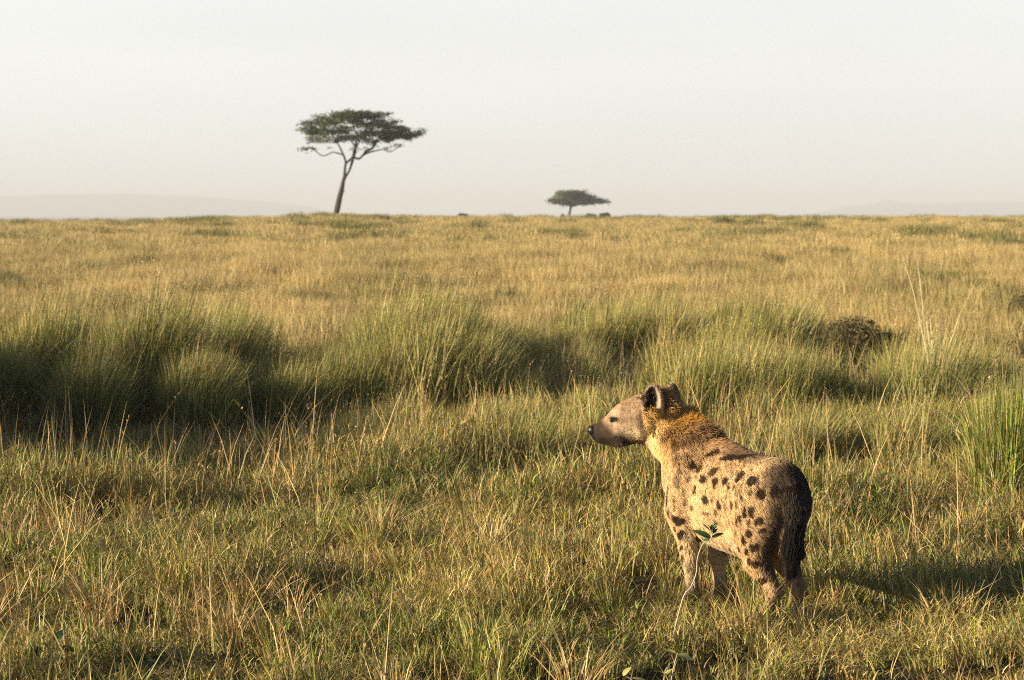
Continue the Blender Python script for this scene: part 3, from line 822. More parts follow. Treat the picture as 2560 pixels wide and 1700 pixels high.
def place(rng, n_per, y0, y1, lm, rm, mask=None, k=6, s0=.8, s1=1.25, tilt=.05, zjit=0.0, up=None):
    """random ground positions in the wedge the camera sees, with a margin each side"""
    A = .239 * (y1 ** 2 - y0 ** 2) * 2 * .5 * 2 + (lm + rm) * (y1 - y0)
    n = int(A * n_per)
    y = y0 + (y1 - y0) * rng.rand(int(n * 2.2)); hw = .245 * y
    hwm = .245 * y1
    x = -hwm - lm + (2 * hwm + lm + rm) * rng.rand(len(y))
    ok = (x > -hw - lm) & (x < hw + rm); x, y = x[ok], y[ok]
    tot = (2 * hwm + lm + rm) * (y1 - y0); nn = int(min(len(x), n_per * (.245 * (y1 ** 2 - y0 ** 2) + (lm + rm) * (y1 - y0))))
    x, y = x[:nn], y[:nn]
    if mask is not None:
        kp = rng.rand(len(x)) < mask(x, y); x, y = x[kp], y[kp]
    z = ground(x, y) - .004
    pos = np.stack([x, y, z], -1)
    rot = np.stack([rng.randn(len(x)) * tilt, rng.randn(len(x)) * tilt, rng.rand(len(x)) * 6.283], -1)
    s = s0 + (s1 - s0) * rng.rand(len(x))
    zz = s * (1 + zjit * rng.randn(len(x))).clip(.5, 1.7)
    if up is not None: zz = zz * up(x, y)
    return pos, rot, np.stack([s, s, zz], -1), rng.randint(k, size=len(x))

def off_paws(x, y):
    """thinner right under the animal"""
    k = np.exp(-(((x - 1.05) / .55) ** 2 + ((y - 11.2) / .45) ** 2) ** 2)
    return 1 - .12 * k

def build_grass():
    ms = blade_material("short_grass_blades", (.60, .43, .14), (.10, .15, .018), .55, .28, .12, val=.98)
    mt = blade_material("tall_grass_blades", (.50, .46, .12), (.10, .14, .02), .5, .30, .10, val=.92)
    mp_ = blade_material("dry_grass_blades", (.60, .45, .20), (.26, .24, .07), .16, .50, .25, val=1.04)
    md_ = blade_material("stalk_blades", (.60, .43, .20), (.42, .31, .12), .5, .3, .14, val=1.0)
    va = variants("sward", c_sward, 8, ms, 10)
    vb = variants("stalk", c_stalk, 8, md_, 40)
    vt = variants("tuft", c_tuft, 5, ms, 60)
    vd = variants("drytuft", c_tuft, 5, md_, 90, pal="dry", hm=.26, n=50, spread=.8)
    rng = np.random.RandomState(3)
    clump = lambda x, y: np.clip(.50 + 1.3 * vnoise(x / .6 + 20, y / .8), .04, 1) * off_paws(x, y)
    hgt = lambda x, y: (1 + .95 * vnoise(x / .55 + 5, y / .8 + 8)).clip(.28, 2) * (1 + .35 * sstep(13, 17, y)) * (1 - .55 * sstep(17.0, 18.8, y) * sstep(0, -1.0, x)) - .48 * np.exp(-(((x - 1.25) / .6) ** 2 + ((y - 10.75) / .65) ** 2) ** 2)
    sets = []
    sets.append((va, *place(rng, 17, 7.6, 13.5, 1.7, 1.6, lambda x, y: .34 + .66 * clump(x, y), 8, up=hgt)))
    sets.append((va, *place(rng, 12, 13.5, 24, 1.7, 1.6, lambda x, y: .28 + .72 * clump(x, y), 8, up=hgt, s0=1.0, s1=1.4)))
    sets.append((vt, *place(rng, 7, 7.6, 22, 1.5, 1.4, lambda x, y: np.clip(.5 - 1.3 * vnoise(x / 1.2, y / 1.2), 0, 1) * off_paws(x, y), 5, s0=.6, s1=1.2)))
    sets.append((vd, *place(rng, 5, 7.6, 24, 1.5, 1.4, lambda x, y: np.clip(.5 + 1.0 * vnoise(x / 1.1 + 7, y / 1.1), 0, 1) * off_paws(x, y), 5, s0=.6, s1=1.3)))
    sets.append((vb, *place(rng, 3.0, 7.6, 15, 1.5, 1.4, lambda x, y: np.clip(.35 + 1.2 * vnoise(x / 1.6 + 11, y / 1.6), .08, 1) * off_paws(x, y) * (1 - .75 * np.exp(-(((x - 1.0) / 1.0) ** 2 + ((y - 10.2) / 1.1) ** 2))), 8, s0=.7, s1=1.2)))
    sets.append((vb, *place(rng, 4.8, 15, 26, 1.5, 1.4, lambda x, y: np.clip(.4 + 1.1 * vnoise(x / 1.6 + 11, y / 1.6), .05, 1) * (1 - .8 * sstep(19.0, 20.5, y) * sstep(0, -1.0, x)), 8, s0=.9, s1=1.5)))
    scatter("short_grass", sets, "short mixed green and straw coloured grass around the hyena")
    # golden plain behind
    vp = variants("plain", c_plain, 7, mp_, 120)
    vq = variants("plainfar", c_plain, 6, mp_, 150, r=1.2, n=260, hm=.38, wm=.016)
    vg = variants("plaingreen", c_plain, 4, mt, 170, r=.36, n=260, hm=.40, wm=.012, pal="olive")
    vs = variants("plainstalk", c_stalk, 4, md_, 190, r=.5, n=14, h0=.4, h1=.8, wm=.006)
    sets = []
    pm = lambda x, y: np.clip(.65 + .9 * vnoise(x / 1.6 + 40, y / 2.6), .15, 1)
    ph = lambda x, y: 1 + .55 * vnoise(x / 1.3 + 2, y / 2.6 + 6)
    sets.append((vp, *place(rng, 3.4, 23, 50, 2, 1, pm, 7, up=ph)))
    sets.append((vp, *place(rng, 2.2, 50, 85, 2, 2, pm, 7, s0=1.1, s1=1.4, up=ph)))
    sets.append((vq, *place(rng, .85, 85, 215, 3, 3, None, 6, up=lambda x, y: 1 + .3 * vnoise(x / 3.2, y / 9.0))))
    gm = lambda x, y: np.clip(-.30 + 1.7 * vnoise(x / 1.3 + 80, y / 4.0 + 11), 0, 1)
    sets.append((vg, *place(rng, .9, 30, 85, 2, 2, gm, 4, s0=.7, s1=1.2)))
    sets.append((vg, *place(rng, .45, 85, 215, 2, 2, lambda x, y: np.clip(-.30 + 1.7 * vnoise(x / 2.4 + 80, y / 7.0 + 11), 0, 1), 4, s0=1.0, s1=1.9)))
    sets.append((vs, *place(rng, .5, 26, 80, 2, 2, None, 4)))
    scatter("dry_grass", sets, "golden dry grass covering the plain up to the horizon")
    # tall green grass: the bank across the middle
    vk = variants("tussock", c_tussock, 4, mt, 210)
    for o_ in list(variants("tussock_b", c_tussock, 2, mt, 310, pal="lime").objects) + list(variants("tussock_c", c_tussock, 1, mt, 330, pal="sward").objects): vk.objects.link(o_)
    vy = variants("tussock_straw", c_tussock, 3, mt, 260, pal="sward", hm=.8, stalks=40, spread=.6)
    def at(lst, r=rng):
        """(px, py of base, width m, height m)"""
        pos, rot, scl, idx = [], [], [], []
        for px, d, hgt_ in lst:
            x = (px - CX) / FPX * d
            pos.append((x, d, float(ground(x, d)) - .01)); rot.append((0, 0, r.uniform(-.7, .7))); s = hgt_ / .95
            scl.append((max(.8, s * r.uniform(.9, 1.2)), max(.8, s), s)); idx.append(r.randint(7))
        return np.array(pos), np.array(rot), np.array(scl), np.array(idx)
    lst = []
    for cpx in np.linspace(-520, 830, 19):                      # long bank on the left, in stools of their own size
        cpx += rng.normal(0, 26); cdd = rng.uniform(21.6, 26.2); hs = rng.uniform(.72, 1.14) * np.interp(cpx, [-500, 0, 520, 700, 800, 850], [1.08, 1.06, 1.14, 1.05, .85, .6])
        for _ in range(12):
            lst.append((cpx + rng.normal(0, 24), cdd + rng.normal(0, .45), hs * rng.uniform(.72, 1.05)))
    for _ in range(150):                                        # very tall unseen stand, added left of the view to shade the bank
        d = rng.uniform(16.0, 23.0); xx = rng.uniform(-12.5, -.245 * d - 1.5); lst.append((xx / d * FPX + CX, d, rng.uniform(1.3, 2.3)))
    for _ in range(80):
        px = rng.normal(1040, 105); d = rng.uniform(22.5, 27)
        lst.append((px, d, 1.18 * math.exp(-((px - 1040) / 300) ** 2) * rng.uniform(.65, 1.08)))
    for _ in range(30):
        lst.append((rng.choice([1215, 1330, 1440]) + rng.normal(0, 25), rng.uniform(23, 29), rng.uniform(.5, .78)))
    for _ in range(36):
        lst.append((rng.normal(1560, 60), rng.uniform(27.5, 31), rng.uniform(.75, 1.1)))
    for _ in range(34):
        px = rng.choice([1720, 1850, 1960]) + rng.normal(0, 32); lst.append((px, rng.uniform(20.5, 23.5), rng.uniform(.65, .98)))
    for _ in range(30):
        lst.append((rng.normal(1870, 55), rng.uniform(26.5, 29), rng.uniform(.8, 1.12)))
    for _ in range(34):
        lst.append((rng.choice([2280, 2400]) + rng.normal(0, 45), rng.uniform(20.5, 24.0), rng.uniform(.6, .95)))
    for _ in range(26):
        lst.append((rng.uniform(1990, 2600), rng.uniform(17.5, 20.5), rng.uniform(.28, .5)))
    for _ in range(22):
        lst.append((rng.choice([930, 1060, 1230, 1330]) + rng.normal(0, 30), rng.uniform(16.5, 21), rng.uniform(.3, .55)))
    sets = [(vk, *at(lst))]
    pos, rot, scl, idx = place(rng, .9, 17.5, 24, 1, 1, lambda x, y: (x > -1.5) * .7 + .05, 3, s0=.45, s1=.8)
    sets.append((vy, pos, rot * 0 + rot * np.array([1, 1, .1]), scl, idx))
    scatter("tall_grass", sets, "tall green tussock grass running across the middle of the plain")

def tussock_thing(px, d, h, label, seed, **kw):
    rng = np.random.RandomState(seed)
    x = (px - CX) / FPX * d
    v, l, s, c = c_tussock(rng, hm=h, **kw)
    o = mesh_np("grass_tussock", v, l, s, mat=MAT["tus"], cols=c, smooth=False)
    o.location = (x, d, float(ground(x, d)) - .01)
    tag(o, label, "grass tussock", "large grass tussocks standing out of the tall grass")
    return o
MAT = {}
def build_tussocks():
    MAT["tus"] = blade_material("tussock_blades", (.42, .38, .12), (.14, .20, .025), 1.2, .3, .20, val=.98)
    T = tussock_thing
    T(2545, 15.7, 1.06, "bright green tussock at the right edge, tallest of all", 1, r=.34, n=3000, stalks=26, spread=.30, wind=.02, tip=.5, pal="lime")
    T(2330, 21.5, .80, "tussock with very tall pale seed stalks behind the hyena", 2, r=.22, n=900, stalks=10, spread=.5, wind=.05)
    T(1660, 23.0, .98, "straw topped tussock just right of the hyena's head", 3, r=.20, n=900, stalks=30, pal="sward", spread=.5, wind=.05)
    T(1830, 21.8, .86, "dense lime green tussock behind the hyena's back", 4, r=.26, n=1100, stalks=20, spread=.4, wind=.05, tip=.3, pal="lime")
    T(1050, 24.2, 1.2, "tall wind bent tussock near the middle of the plain", 5, r=.30, n=1500, stalks=30, spread=.45, wind=.22)
    T(560, 24.0, 1.12, "tallest tussock of the dark bank, below the leaning acacia", 6, r=.30, n=1500, stalks=30, spread=.4, wind=.2)
    T(2010, 21.6, .72, "low rounded green tussock left of the tall pale stalks", 7, r=.2, n=800, stalks=20, spread=.45, wind=.04, tip=.3, pal="lime")
    # very tall pale stalks of the seeding tussock
    rng = np.random.RandomState(77); n = 22
    x = (2320 - CX) / FPX * 21.5
    xy = disc(rng, n, .10); h = np.concatenate([[1.98, 1.96, 1.60, 1.50], .85 + .4 * rng.rand(n - 4)])
    ang = np.concatenate([[math.pi, math.pi, .2, math.pi], rng.rand(n - 4) * 6.28]); lean = np.concatenate([[.20, .08, .32, .12], .05 + .14 * rng.rand(n - 4)])
    col = np.tile(np.array([(.85, .72, .47)]), (n, 1))
    v, l, s, c = join([blades(rng, xy, h, np.full(n, .015), lean, ang, col), heads(rng, xy, h, lean, ang, col * .8, 18, .010, .4)])
    o = mesh_np("seed_stalks", v, l, s, mat=MAT["tus"], cols=c, smooth=False)
    root = [q for q in C.objects if q.name.startswith("grass_tussock") and "very tall" in q["label"]][0]
    o.parent = root

# ------------------------------------------------------------------ tubes, leaves
def tube(pts, rads, seg=7):
    pts = np.asarray(pts, float); n = len(pts)
    T = np.gradient(pts, axis=0); T /= np.linalg.norm(T, axis=1, keepdims=True) + 1e-9
    ref = np.array([0, 1, .1]); V = []
    for i in range(n):
        a = np.cross(T[i], ref); a /= np.linalg.norm(a) + 1e-9; b = np.cross(T[i], a)
        for k in range(seg):
            t = 2 * math.pi * k / seg
            V.append(pts[i] + rads[i] * (a * math.cos(t) + b * math.sin(t)))
    F = [[i * seg + k, i * seg + (k + 1) % seg, (i + 1) * seg + (k + 1) % seg, (i + 1) * seg + k] for i in range(n - 1) for k in range(seg)]
    V.append(pts[0]); V.append(pts[-1])
    return np.array(V), F, n * seg
def smooth_path(pts, rads, m=5):
    pts = np.asarray(pts, float); P_, R_ = [], []
    n = len(pts)
    for i in range(n - 1):
        p0 = pts[max(i - 1, 0)]; p1 = pts[i]; p2 = pts[i + 1]; p3 = pts[min(i + 2, n - 1)]
        for t in np.linspace(0, 1, m, endpoint=False):
            P_.append(.5 * ((2 * p1) + (-p0 + p2) * t + (2 * p0 - 5 * p1 + 4 * p2 - p3) * t ** 2 + (-p0 + 3 * p1 - 3 * p2 + p3) * t ** 3)); R_.append(rads[i] * (1 - t) + rads[i + 1] * t)
    P_.append(pts[-1]); R_.append(rads[-1])
    return np.array(P_), np.array(R_)
def tubes_obj(name, lst, mat, parent=None, seg=7, col=(.2, .15, .1)):
    V, Q = [], []; nv = 0
    for pts, rads in lst:
        p, r = smooth_path(pts, rads)
        v, f, _ = tube(p, r, seg); V.append(v); Q += [[a + nv for a in q] for q in f]; nv += len(v)
    V = np.concatenate(V)
    return quads_obj(name, V, Q, mat=mat, parent=parent, cols=np.tile(np.array(col), (len(V), 1)))

def bark_mat():
    m, nt, out = new_mat("acacia_bark")
    geo = N(nt, "ShaderNodeNewGeometry")
    c = mixc(nt, noise(nt, 2.5, 5, .7, geo.outputs["Position"]), (.022, .017, .013), (.075, .058, .045))
    d = N(nt, "ShaderNodeBsdfPrincipled"); d.inputs["Roughness"].default_value = .9
    nt.links.new(c, d.inputs["Base Color"])
    b = N(nt, "ShaderNodeBump"); b.inputs["Distance"].default_value = .05; nt.links.new(noise(nt, 12, 4, .7, geo.outputs["Position"]), b.inputs["Height"]); nt.links.new(b.outputs[0], d.inputs["Normal"])
    nt.links.new(d.outputs[0], out.inputs[0]); return m

def leaf_cloud(rng, pads, D, zx, zy, base, sc, leaf, dens, depth):
    """pads: (cx, cy, rx, ry, weight) in crop pixels; builds many leaf sprays filling flat pads in 3-D"""
    out = []; cols = []
    for (cx, cy_, rx, ry, wt) in pads:
        c = P(zx + cx / sc, zy + cy_ / sc, D); rX = rx / sc / FPX * D; rZ = ry / sc / FPX * D
        rel = abs((c[0] - base)) / depth
        yo = rng.uniform(-1, 1) * depth * math.sqrt(max(.05, 1 - min(1, rel) ** 2)) * .75
        n = int(dens * wt * rX * max(rX * .8, rZ * 1.5))
        # small sprays inside the pad
        ns = max(6, n // 16); q = rng.randn(ns, 3); q /= np.linalg.norm(q, axis=1, keepdims=True); q *= rng.rand(ns, 1) ** (1 / 2.4)
        sc3 = np.array([rX, rX * .8, rZ])
        ctr = c + np.array([0, yo, 0]) + q * sc3
        ctr[:, 2] -= .0
        k = rng.randint(ns, size=n)
        p = ctr[k] + rng.randn(n, 3) * np.array([.24, .24, .075]) * (leaf / .13)
        tone = (.55 + .9 * rng.rand(ns))[k]
        nr = rng.randn(n, 3) * .7 + np.array([0, 0, 1.]); nr /= np.linalg.norm(nr, axis=1, keepdims=True)
        t = np.cross(nr, rng.randn(n, 3)); t /= np.linalg.norm(t, axis=1, keepdims=True); b = np.cross(nr, t)
        s = leaf * (.5 + .8 * rng.rand(n, 1))
        out.append(np.stack([p - t * s, p - b * s * .38, p + t * s, p + b * s * .38], 1).reshape(-1, 3))
        g = np.array([.105, .125, .028]) * tone[:, None] * (1 + .25 * rng.randn(n, 1)).clip(.5, 1.5)
        cols.append(np.repeat(g, 4, 0))
    V = np.concatenate(out); return V, np.arange(len(V)).reshape(-1, 4), np.concatenate(cols)

def leaf_mat(name):
    m, nt, out = new_mat(name)
    at = N(nt, "ShaderNodeAttribute", attribute_name="col")
    d = N(nt, "ShaderNodeBsdfPrincipled"); d.inputs["Roughness"].default_value = .6; d.inputs["Specular IOR Level"].default_value = .3
    t = N(nt, "ShaderNodeBsdfTranslucent"); mx = N(nt, "ShaderNodeMixShader"); mx.inputs[0].default_value = .25
    nt.links.new(at.outputs["Color"], d.inputs["Base Color"]); nt.links.new(at.outputs["Color"], t.inputs["Color"])
    nt.links.new(d.outputs[0], mx.inputs[1]); nt.links.new(t.outputs[0], mx.inputs[2]); nt.links.new(mx.outputs[0], out.inputs[0])
    return m

def build_trees():
    bark = bark_mat(); lm = leaf_mat("acacia_leaves")
    D, s, zx, zy = 200.0, 5.226, 720, 260
    bx = P(zx + 620 / s, 0, D)[0]
    rng = np.random.RandomState(21)
    def q(lst, dy):                                      # (x, y, radius) in crop pixels, dy = depth offset along the limb
        n = len(lst); pts, rad = [], []
        for i, (a, b, r) in enumerate(lst):
            p = P(zx + a / s, zy + b / s, D); p[1] += dy[0] + (dy[1] - dy[0]) * i / (n - 1); pts.append(p); rad.append(r / s / FPX * D)
        return pts, rad
    g0 = float(ground(bx, D))
    low = [(600, 1700, 48), (612, 1560, 42)]
    L_ = [q(low + [(622, 1470, 37), (650, 1340, 38), (672, 1230, 36), (700, 1120, 32), (722, 1010, 24), (748, 930, 26)], (0, 0)),
          q([(735, 960, 20), (742, 860, 17), (755, 775, 16), (800, 735, 14), (845, 695, 20)], (0, .3)),
          q([(752, 945, 18), (795, 880, 14), (830, 780, 17), (850, 690, 22), (868, 620, 24), (880, 540, 17), (890, 450, 11), (905, 330, 6)], (0, .6)),
          q([(757, 775, 13), (740, 700, 13), (722, 655, 13), (690, 580, 10), (655, 510, 9), (600, 420, 7), (520, 330, 4)], (0, -1.2)),
          q([(730, 668, 11), (660, 645, 9), (585, 632, 7), (530, 660, 7), (460, 680, 7), (395, 635, 6), (350, 595, 9), (280, 580, 5), (190, 585, 3)], (0, -1.5)),
          q([(855, 690, 15), (905, 715, 14), (940, 705, 14), (985, 660, 15), (1050, 632, 12), (1140, 608, 9), (1225, 592, 6), (1270, 605, 6), (1320, 622, 7), (1380, 592, 5), (1440, 550, 4), (1500, 500, 3)], (0, 1.5)),
          q([(985, 655, 14), (1020, 610, 18), (1090, 575, 15), (1125, 520, 15), (1160, 450, 9), (1250, 380, 6), (1330, 300, 4)], (.5, 2)),
          q([(868, 620, 12), (930, 500, 10), (1000, 400, 8), (1060, 280, 6), (1120, 200, 4)], (.3, -2)),
          q([(880, 560, 12), (820, 480, 9), (760, 380, 7), (720, 260, 5), (700, 180, 3)], (.3, 2)),
          q([(660, 515, 7), (560, 470, 6), (440, 420, 5), (300, 370, 3)], (-1, -2)),
          q([(655, 515, 8), (540, 500, 6), (420, 480, 4), (260, 470, 2.5)], (-1, 1.5)),
          q([(880, 540, 10), (900, 420, 8), (860, 300, 6), (820, 180, 4)], (.5, -1)),
          q([(700, 1135, 14), (728, 1140, 11), (740, 1150, 5)], (0, -.1))]
    for _ in range(26):                                   # fine branches reaching into the crown
        x0, y0_ = [(880, 500), (640, 500), (1120, 520), (1000, 420), (760, 400), (1250, 420)][rng.randint(6)]
        x1 = x0 + rng.uniform(-330, 330); y1 = rng.uniform(180, 430)
        L_.append(q([(x0, y0_, 6), ((x0 + x1) / 2 + rng.uniform(-30, 30), (y0_ + y1) / 2 + rng.uniform(-10, 50), 4.5), (x1, y1, 2.5)], (0, rng.uniform(-3.5, 3.5))))
    root = empty("acacia_tree", (bx, D, g0))
    tag(root, "tall flat topped acacia with leaning bare trunk, the larger of the two trees", "tree", "acacia trees on the horizon")
    off = np.array([bx, D, g0])
    L_ = [([p - off for p in pts], rad) for pts, rad in L_]
    tubes_obj("trunk", L_, bark, root, 8)
    pads = [(185,335,45,18,.7),(260,330,100,32,.9),(330,375,110,42,1),(290,245,110,34,.45),(450,195,110,42,.8),(440,280,100,40,.5),(480,335,120,50,.8),(600,240,130,50,.8),(560,405,120,50,.8),
            (750,140,130,40,1),(820,120,90,32,1),(780,220,150,60,1),(690,300,120,50,.7),(700,430,120,50,1),(860,440,110,50,1),(800,340,90,45,.5),(950,250,140,60,1.1),(960,400,120,55,.9),
            (1000,160,130,45,.9),(1130,175,120,45,1.2),(1210,140,90,35,1.2),(1300,130,60,22,.6),(1100,380,140,55,.9),(1230,290,150,50,1.1),(1240,370,130,40,1.1),(1370,225,75,36,1.2),(1340,300,100,40,1.2),
            (1290,450,150,42,1.1),(1420,400,140,55,1.3),(1520,340,110,36,1.2),(1560,420,120,42,1.4),(1640,400,90,34,1.3),(1710,370,60,26,1.2),(1765,335,30,16,1.1),(900,190,120,50,1),(620,160,90,30,.5),
            (200,585,50,18,.9),(300,575,60,16,.5),(1240,580,50,16,.5),(1420,540,60,22,.7),(400,480,150,34,.55),(300,430,110,30,.6),(545,585,36,14,.5),(950,560,50,22,.4),(1090,540,50,36,.6),(880,600,60,24,.4),(1040,470,110,36,.8),(640,470,60,30,.7),(240,640,40,20,.15),
            (1180,230,110,40,1.0),(700,165,150,36,1),(1020,130,180,26,1),(880,165,150,34,1),(560,215,110,34,.9),(350,235,90,26,.9),(220,270,60,20,.8),(420,350,120,40,.9),(620,340,110,40,.9),(1380,370,110,36,1),(720,360,110,40,.8),(1050,300,130,50,.8),(1480,300,80,26,.8),(300,300,100,26,.5),(500,240,90,30,.6)]
    V, Qd, cc = leaf_cloud(rng, pads, D, zx, zy, bx + 1.3, s, .15, 560, 4.3)
    quads_obj("crown", V - off, Qd, mat=lm, parent=root, cols=cc, smooth=False)
    # small far acacia
    D, s, zx, zy = 450.0, 5.133, 1100, 440
    bx = P(zx + 1650 / s, 0, D)[0]; g0 = float(ground(bx, D)); off = np.array([bx, D, g0])
    def q2(lst, dy):
        return [P(zx + a / s, zy + b / s, D) - off + np.array([0, dy * i / (len(lst) - 1), 0]) for i, (a, b, r) in enumerate(lst)], [r / s / FPX * D for a, b, r in lst]
    L2 = [q2([(1630, 680, 26), (1640, 600, 20), (1655, 510, 17), (1672, 440, 15), (1682, 390, 15)], 0)]
    for x1, y1, dy in ((1480, 320, 1), (1580, 260, -2), (1700, 230, 2), (1800, 250, -1), (1900, 300, 2), (2030, 330, -1), (1560, 340, 2), (1760, 300, -3)):
        L2.append(q2([(1682, 395, 10), ((1682 + x1) / 2, (370 + y1) / 2, 7), (x1, y1, 3)], dy))
    r2 = empty("acacia_tree", off)
    tag(r2, "small distant acacia with a wide umbrella crown near the grazing buffaloes", "tree", "acacia trees on the horizon")
    tubes_obj("trunk", L2, bark, r2, 7)
    pads = [(1440,335,45,18,1),(1470,305,60,28,1),(1530,270,60,40,1),(1560,225,60,24,1),(1560,330,90,34,1),(1640,220,90,26,1),(1650,280,110,50,1.2),(1720,215,90,20,1),(1740,270,110,45,1.2),(1680,345,100,28,1.1),
            (1810,215,60,24,1),(1830,265,100,42,1.2),(1800,335,120,32,1.2),(1900,270,70,32,1.1),(1920,330,110,34,1.2),(2000,318,80,22,1.1),(2070,325,60,16,1),(2110,333,30,10,.8),(1630,370,40,12,.6),(1860,190,20,12,.5)]
    V, Qd, cc = leaf_cloud(rng, pads, D, zx, zy, bx + .8, s, .34, 170, 4.5)
    quads_obj("crown", V - off, Qd, mat=lm, parent=r2, cols=cc * .9, smooth=False)

# ------------------------------------------------------------------ far buffaloes
def build_buffaloes():
    m, nt, out = new_mat("buffalo_hide")
    geo = N(nt, "ShaderNodeNewGeometry"); d = N(nt, "ShaderNodeBsdfPrincipled"); d.inputs["Roughness"].default_value = .8
    nt.links.new(mixc(nt, noise(nt, 2, 3, .6, geo.outputs["Position"]), (.022, .016, .013), (.06, .042, .03)), d.inputs["Base Color"]); nt.links.new(d.outputs[0], out.inputs[0])
    G = grid((-1.5, -.6, -.05), (1.75, .6, 1.75), .045)
    pr = [((-.75, 0, 1.02), .40, (.0, 0, 1.0), .46, E2, .85), ((0, 0, 1.0), .46, (.62, 0, 1.10), .46, E2, .8), ((.62, 0, 1.12), .40, (1.02, 0, .98), .24),
          ((1.02, 0, .98), .22, (1.38, 0, .72), .12), ((-1.12, 0, 1.1), .05, (-1.2, 0, .6), .03)]
    for s in (1, -1):
        pr += [((-.85, .2 * s, .9), .22, (-.8, .2 * s, .5), .10), ((-.8, .2 * s, .5), .09, (-.84, .2 * s, .02), .07),
               ((.62, .2 * s, .8), .20, (.62, .2 * s, .45), .10), ((.62, .2 * s, .45), .09, (.62, .2 * s, .02), .07),
               ((1.10, .1 * s, 1.08), .07, (1.12, .36 * s, 1.0), .05)]
    F = capsules(G, pr, .05); V, Q = surface_nets(F, np.array([-1.5, -.6, -.05]), .045); V = relax(V, Q, 2)
    mb = quads_obj("body", V, Q, mat=m); 
    hm_, nt, out = new_mat("horn"); dd = N(nt, "ShaderNodeBsdfPrincipled"); dd.inputs["Base Color"].default_value = (.09, .075, .06, 1); nt.links.new(dd.outputs[0], out.inputs[0])
    first = None
    data = [(1158, 372, 532.5, 200, "dark buffalo grazing alone between the two acacias"),
            (1407, 380, 534.5, 96, "buffalo mostly hidden by grass at the foot of the small acacia"),
            (1478, 378, 533.0, 165, "left buffalo of the pair grazing right of the small acacia"),
            (1511, 372, 531.0, 22, "right buffalo of the pair grazing right of the small acacia")]
    hp = [([(1.14, .06 * s, 1.18), (1.15, .30 * s, 1.10), (1.16, .46 * s, 1.16), (1.14, .48 * s, 1.34)], [.07, .06, .045, .015]) for s in (1, -1)]
    h0 = [tubes_obj("horn", [h], hm_, None, 6) for h in hp]
    src = [mb] + h0
    for i, (px, dd_, top, yaw, lab) in enumerate(data):
        x = (px - CX) / FPX * dd_; ztop = CAMH - (top - CY) / FPX * dd_
        r = empty("buffalo", (x, dd_, ztop - 1.56), R(yaw)); r.scale = (.9, .9, 1)
        tag(r, lab, "buffalo", "buffaloes grazing on the horizon")
        for o in src:
            c = o if i == 0 else o.copy()
            if i: C.objects.link(c)
            c.parent = r

# ------------------------------------------------------------------ small plants
def leaf_mesh(L, W, curl, fold, n=8):
    """one blade-shaped leaf along +x with midrib fold and tip curl"""
    V, Q = [], []
    for i in range(n + 1):
        t = i / n; w_ = W * (math.sin(math.pi * min(1, t ** .8)) ** .8) * (1 - .15 * t) + .0004
        x = L * t; z = -curl * t * t * L
        V += [(x, -w_, z + fold * w_), (x, -w_ * .5, z + fold * w_ * .35), (x, 0, z), (x, w_ * .5, z + fold * w_ * .35), (x, w_, z + fold * w_)]
    for i in range(n):
        for k in range(4): Q.append((i * 5 + k, i * 5 + k + 1, (i + 1) * 5 + k + 1, (i + 1) * 5 + k))
    return np.array(V), np.array(Q)
def orient(V, pos, yaw, pitch, roll=0):
    cr, sr = math.cos(roll), math.sin(roll); V = V @ np.array([[1, 0, 0], [0, cr, sr], [0, -sr, cr]])
    cp, sp_ = math.cos(pitch), math.sin(pitch); V = V @ np.array([[cp, 0, sp_], [0, 1, 0], [-sp_, 0, cp]])
    cy_, sy = math.cos(yaw), math.sin(yaw); V = V @ np.array([[cy_, sy, 0], [-sy, cy_, 0], [0, 0, 1]])
    return V + np.asarray(pos)
def herb_leaf_mat(name, c1, c2):
    m, nt, out = new_mat(name)
    geo = N(nt, "ShaderNodeTexCoord")
    c = mixc(nt, noise(nt, 40, 3, .6, geo.outputs["Object"]), c1, c2)
    d = N(nt, "ShaderNodeBsdfPrincipled"); d.inputs["Roughness"].default_value = .45; nt.links.new(c, d.inputs["Base Color"])
    t = N(nt, "ShaderNodeBsdfTranslucent"); nt.links.new(c, t.inputs["Color"])
    mx = N(nt, "ShaderNodeMixShader"); mx.inputs[0].default_value = .2
    nt.links.new(d.outputs[0], mx.inputs[1]); nt.links.new(t.outputs[0], mx.inputs[2]); nt.links.new(mx.outputs[0], out.inputs[0]); return m
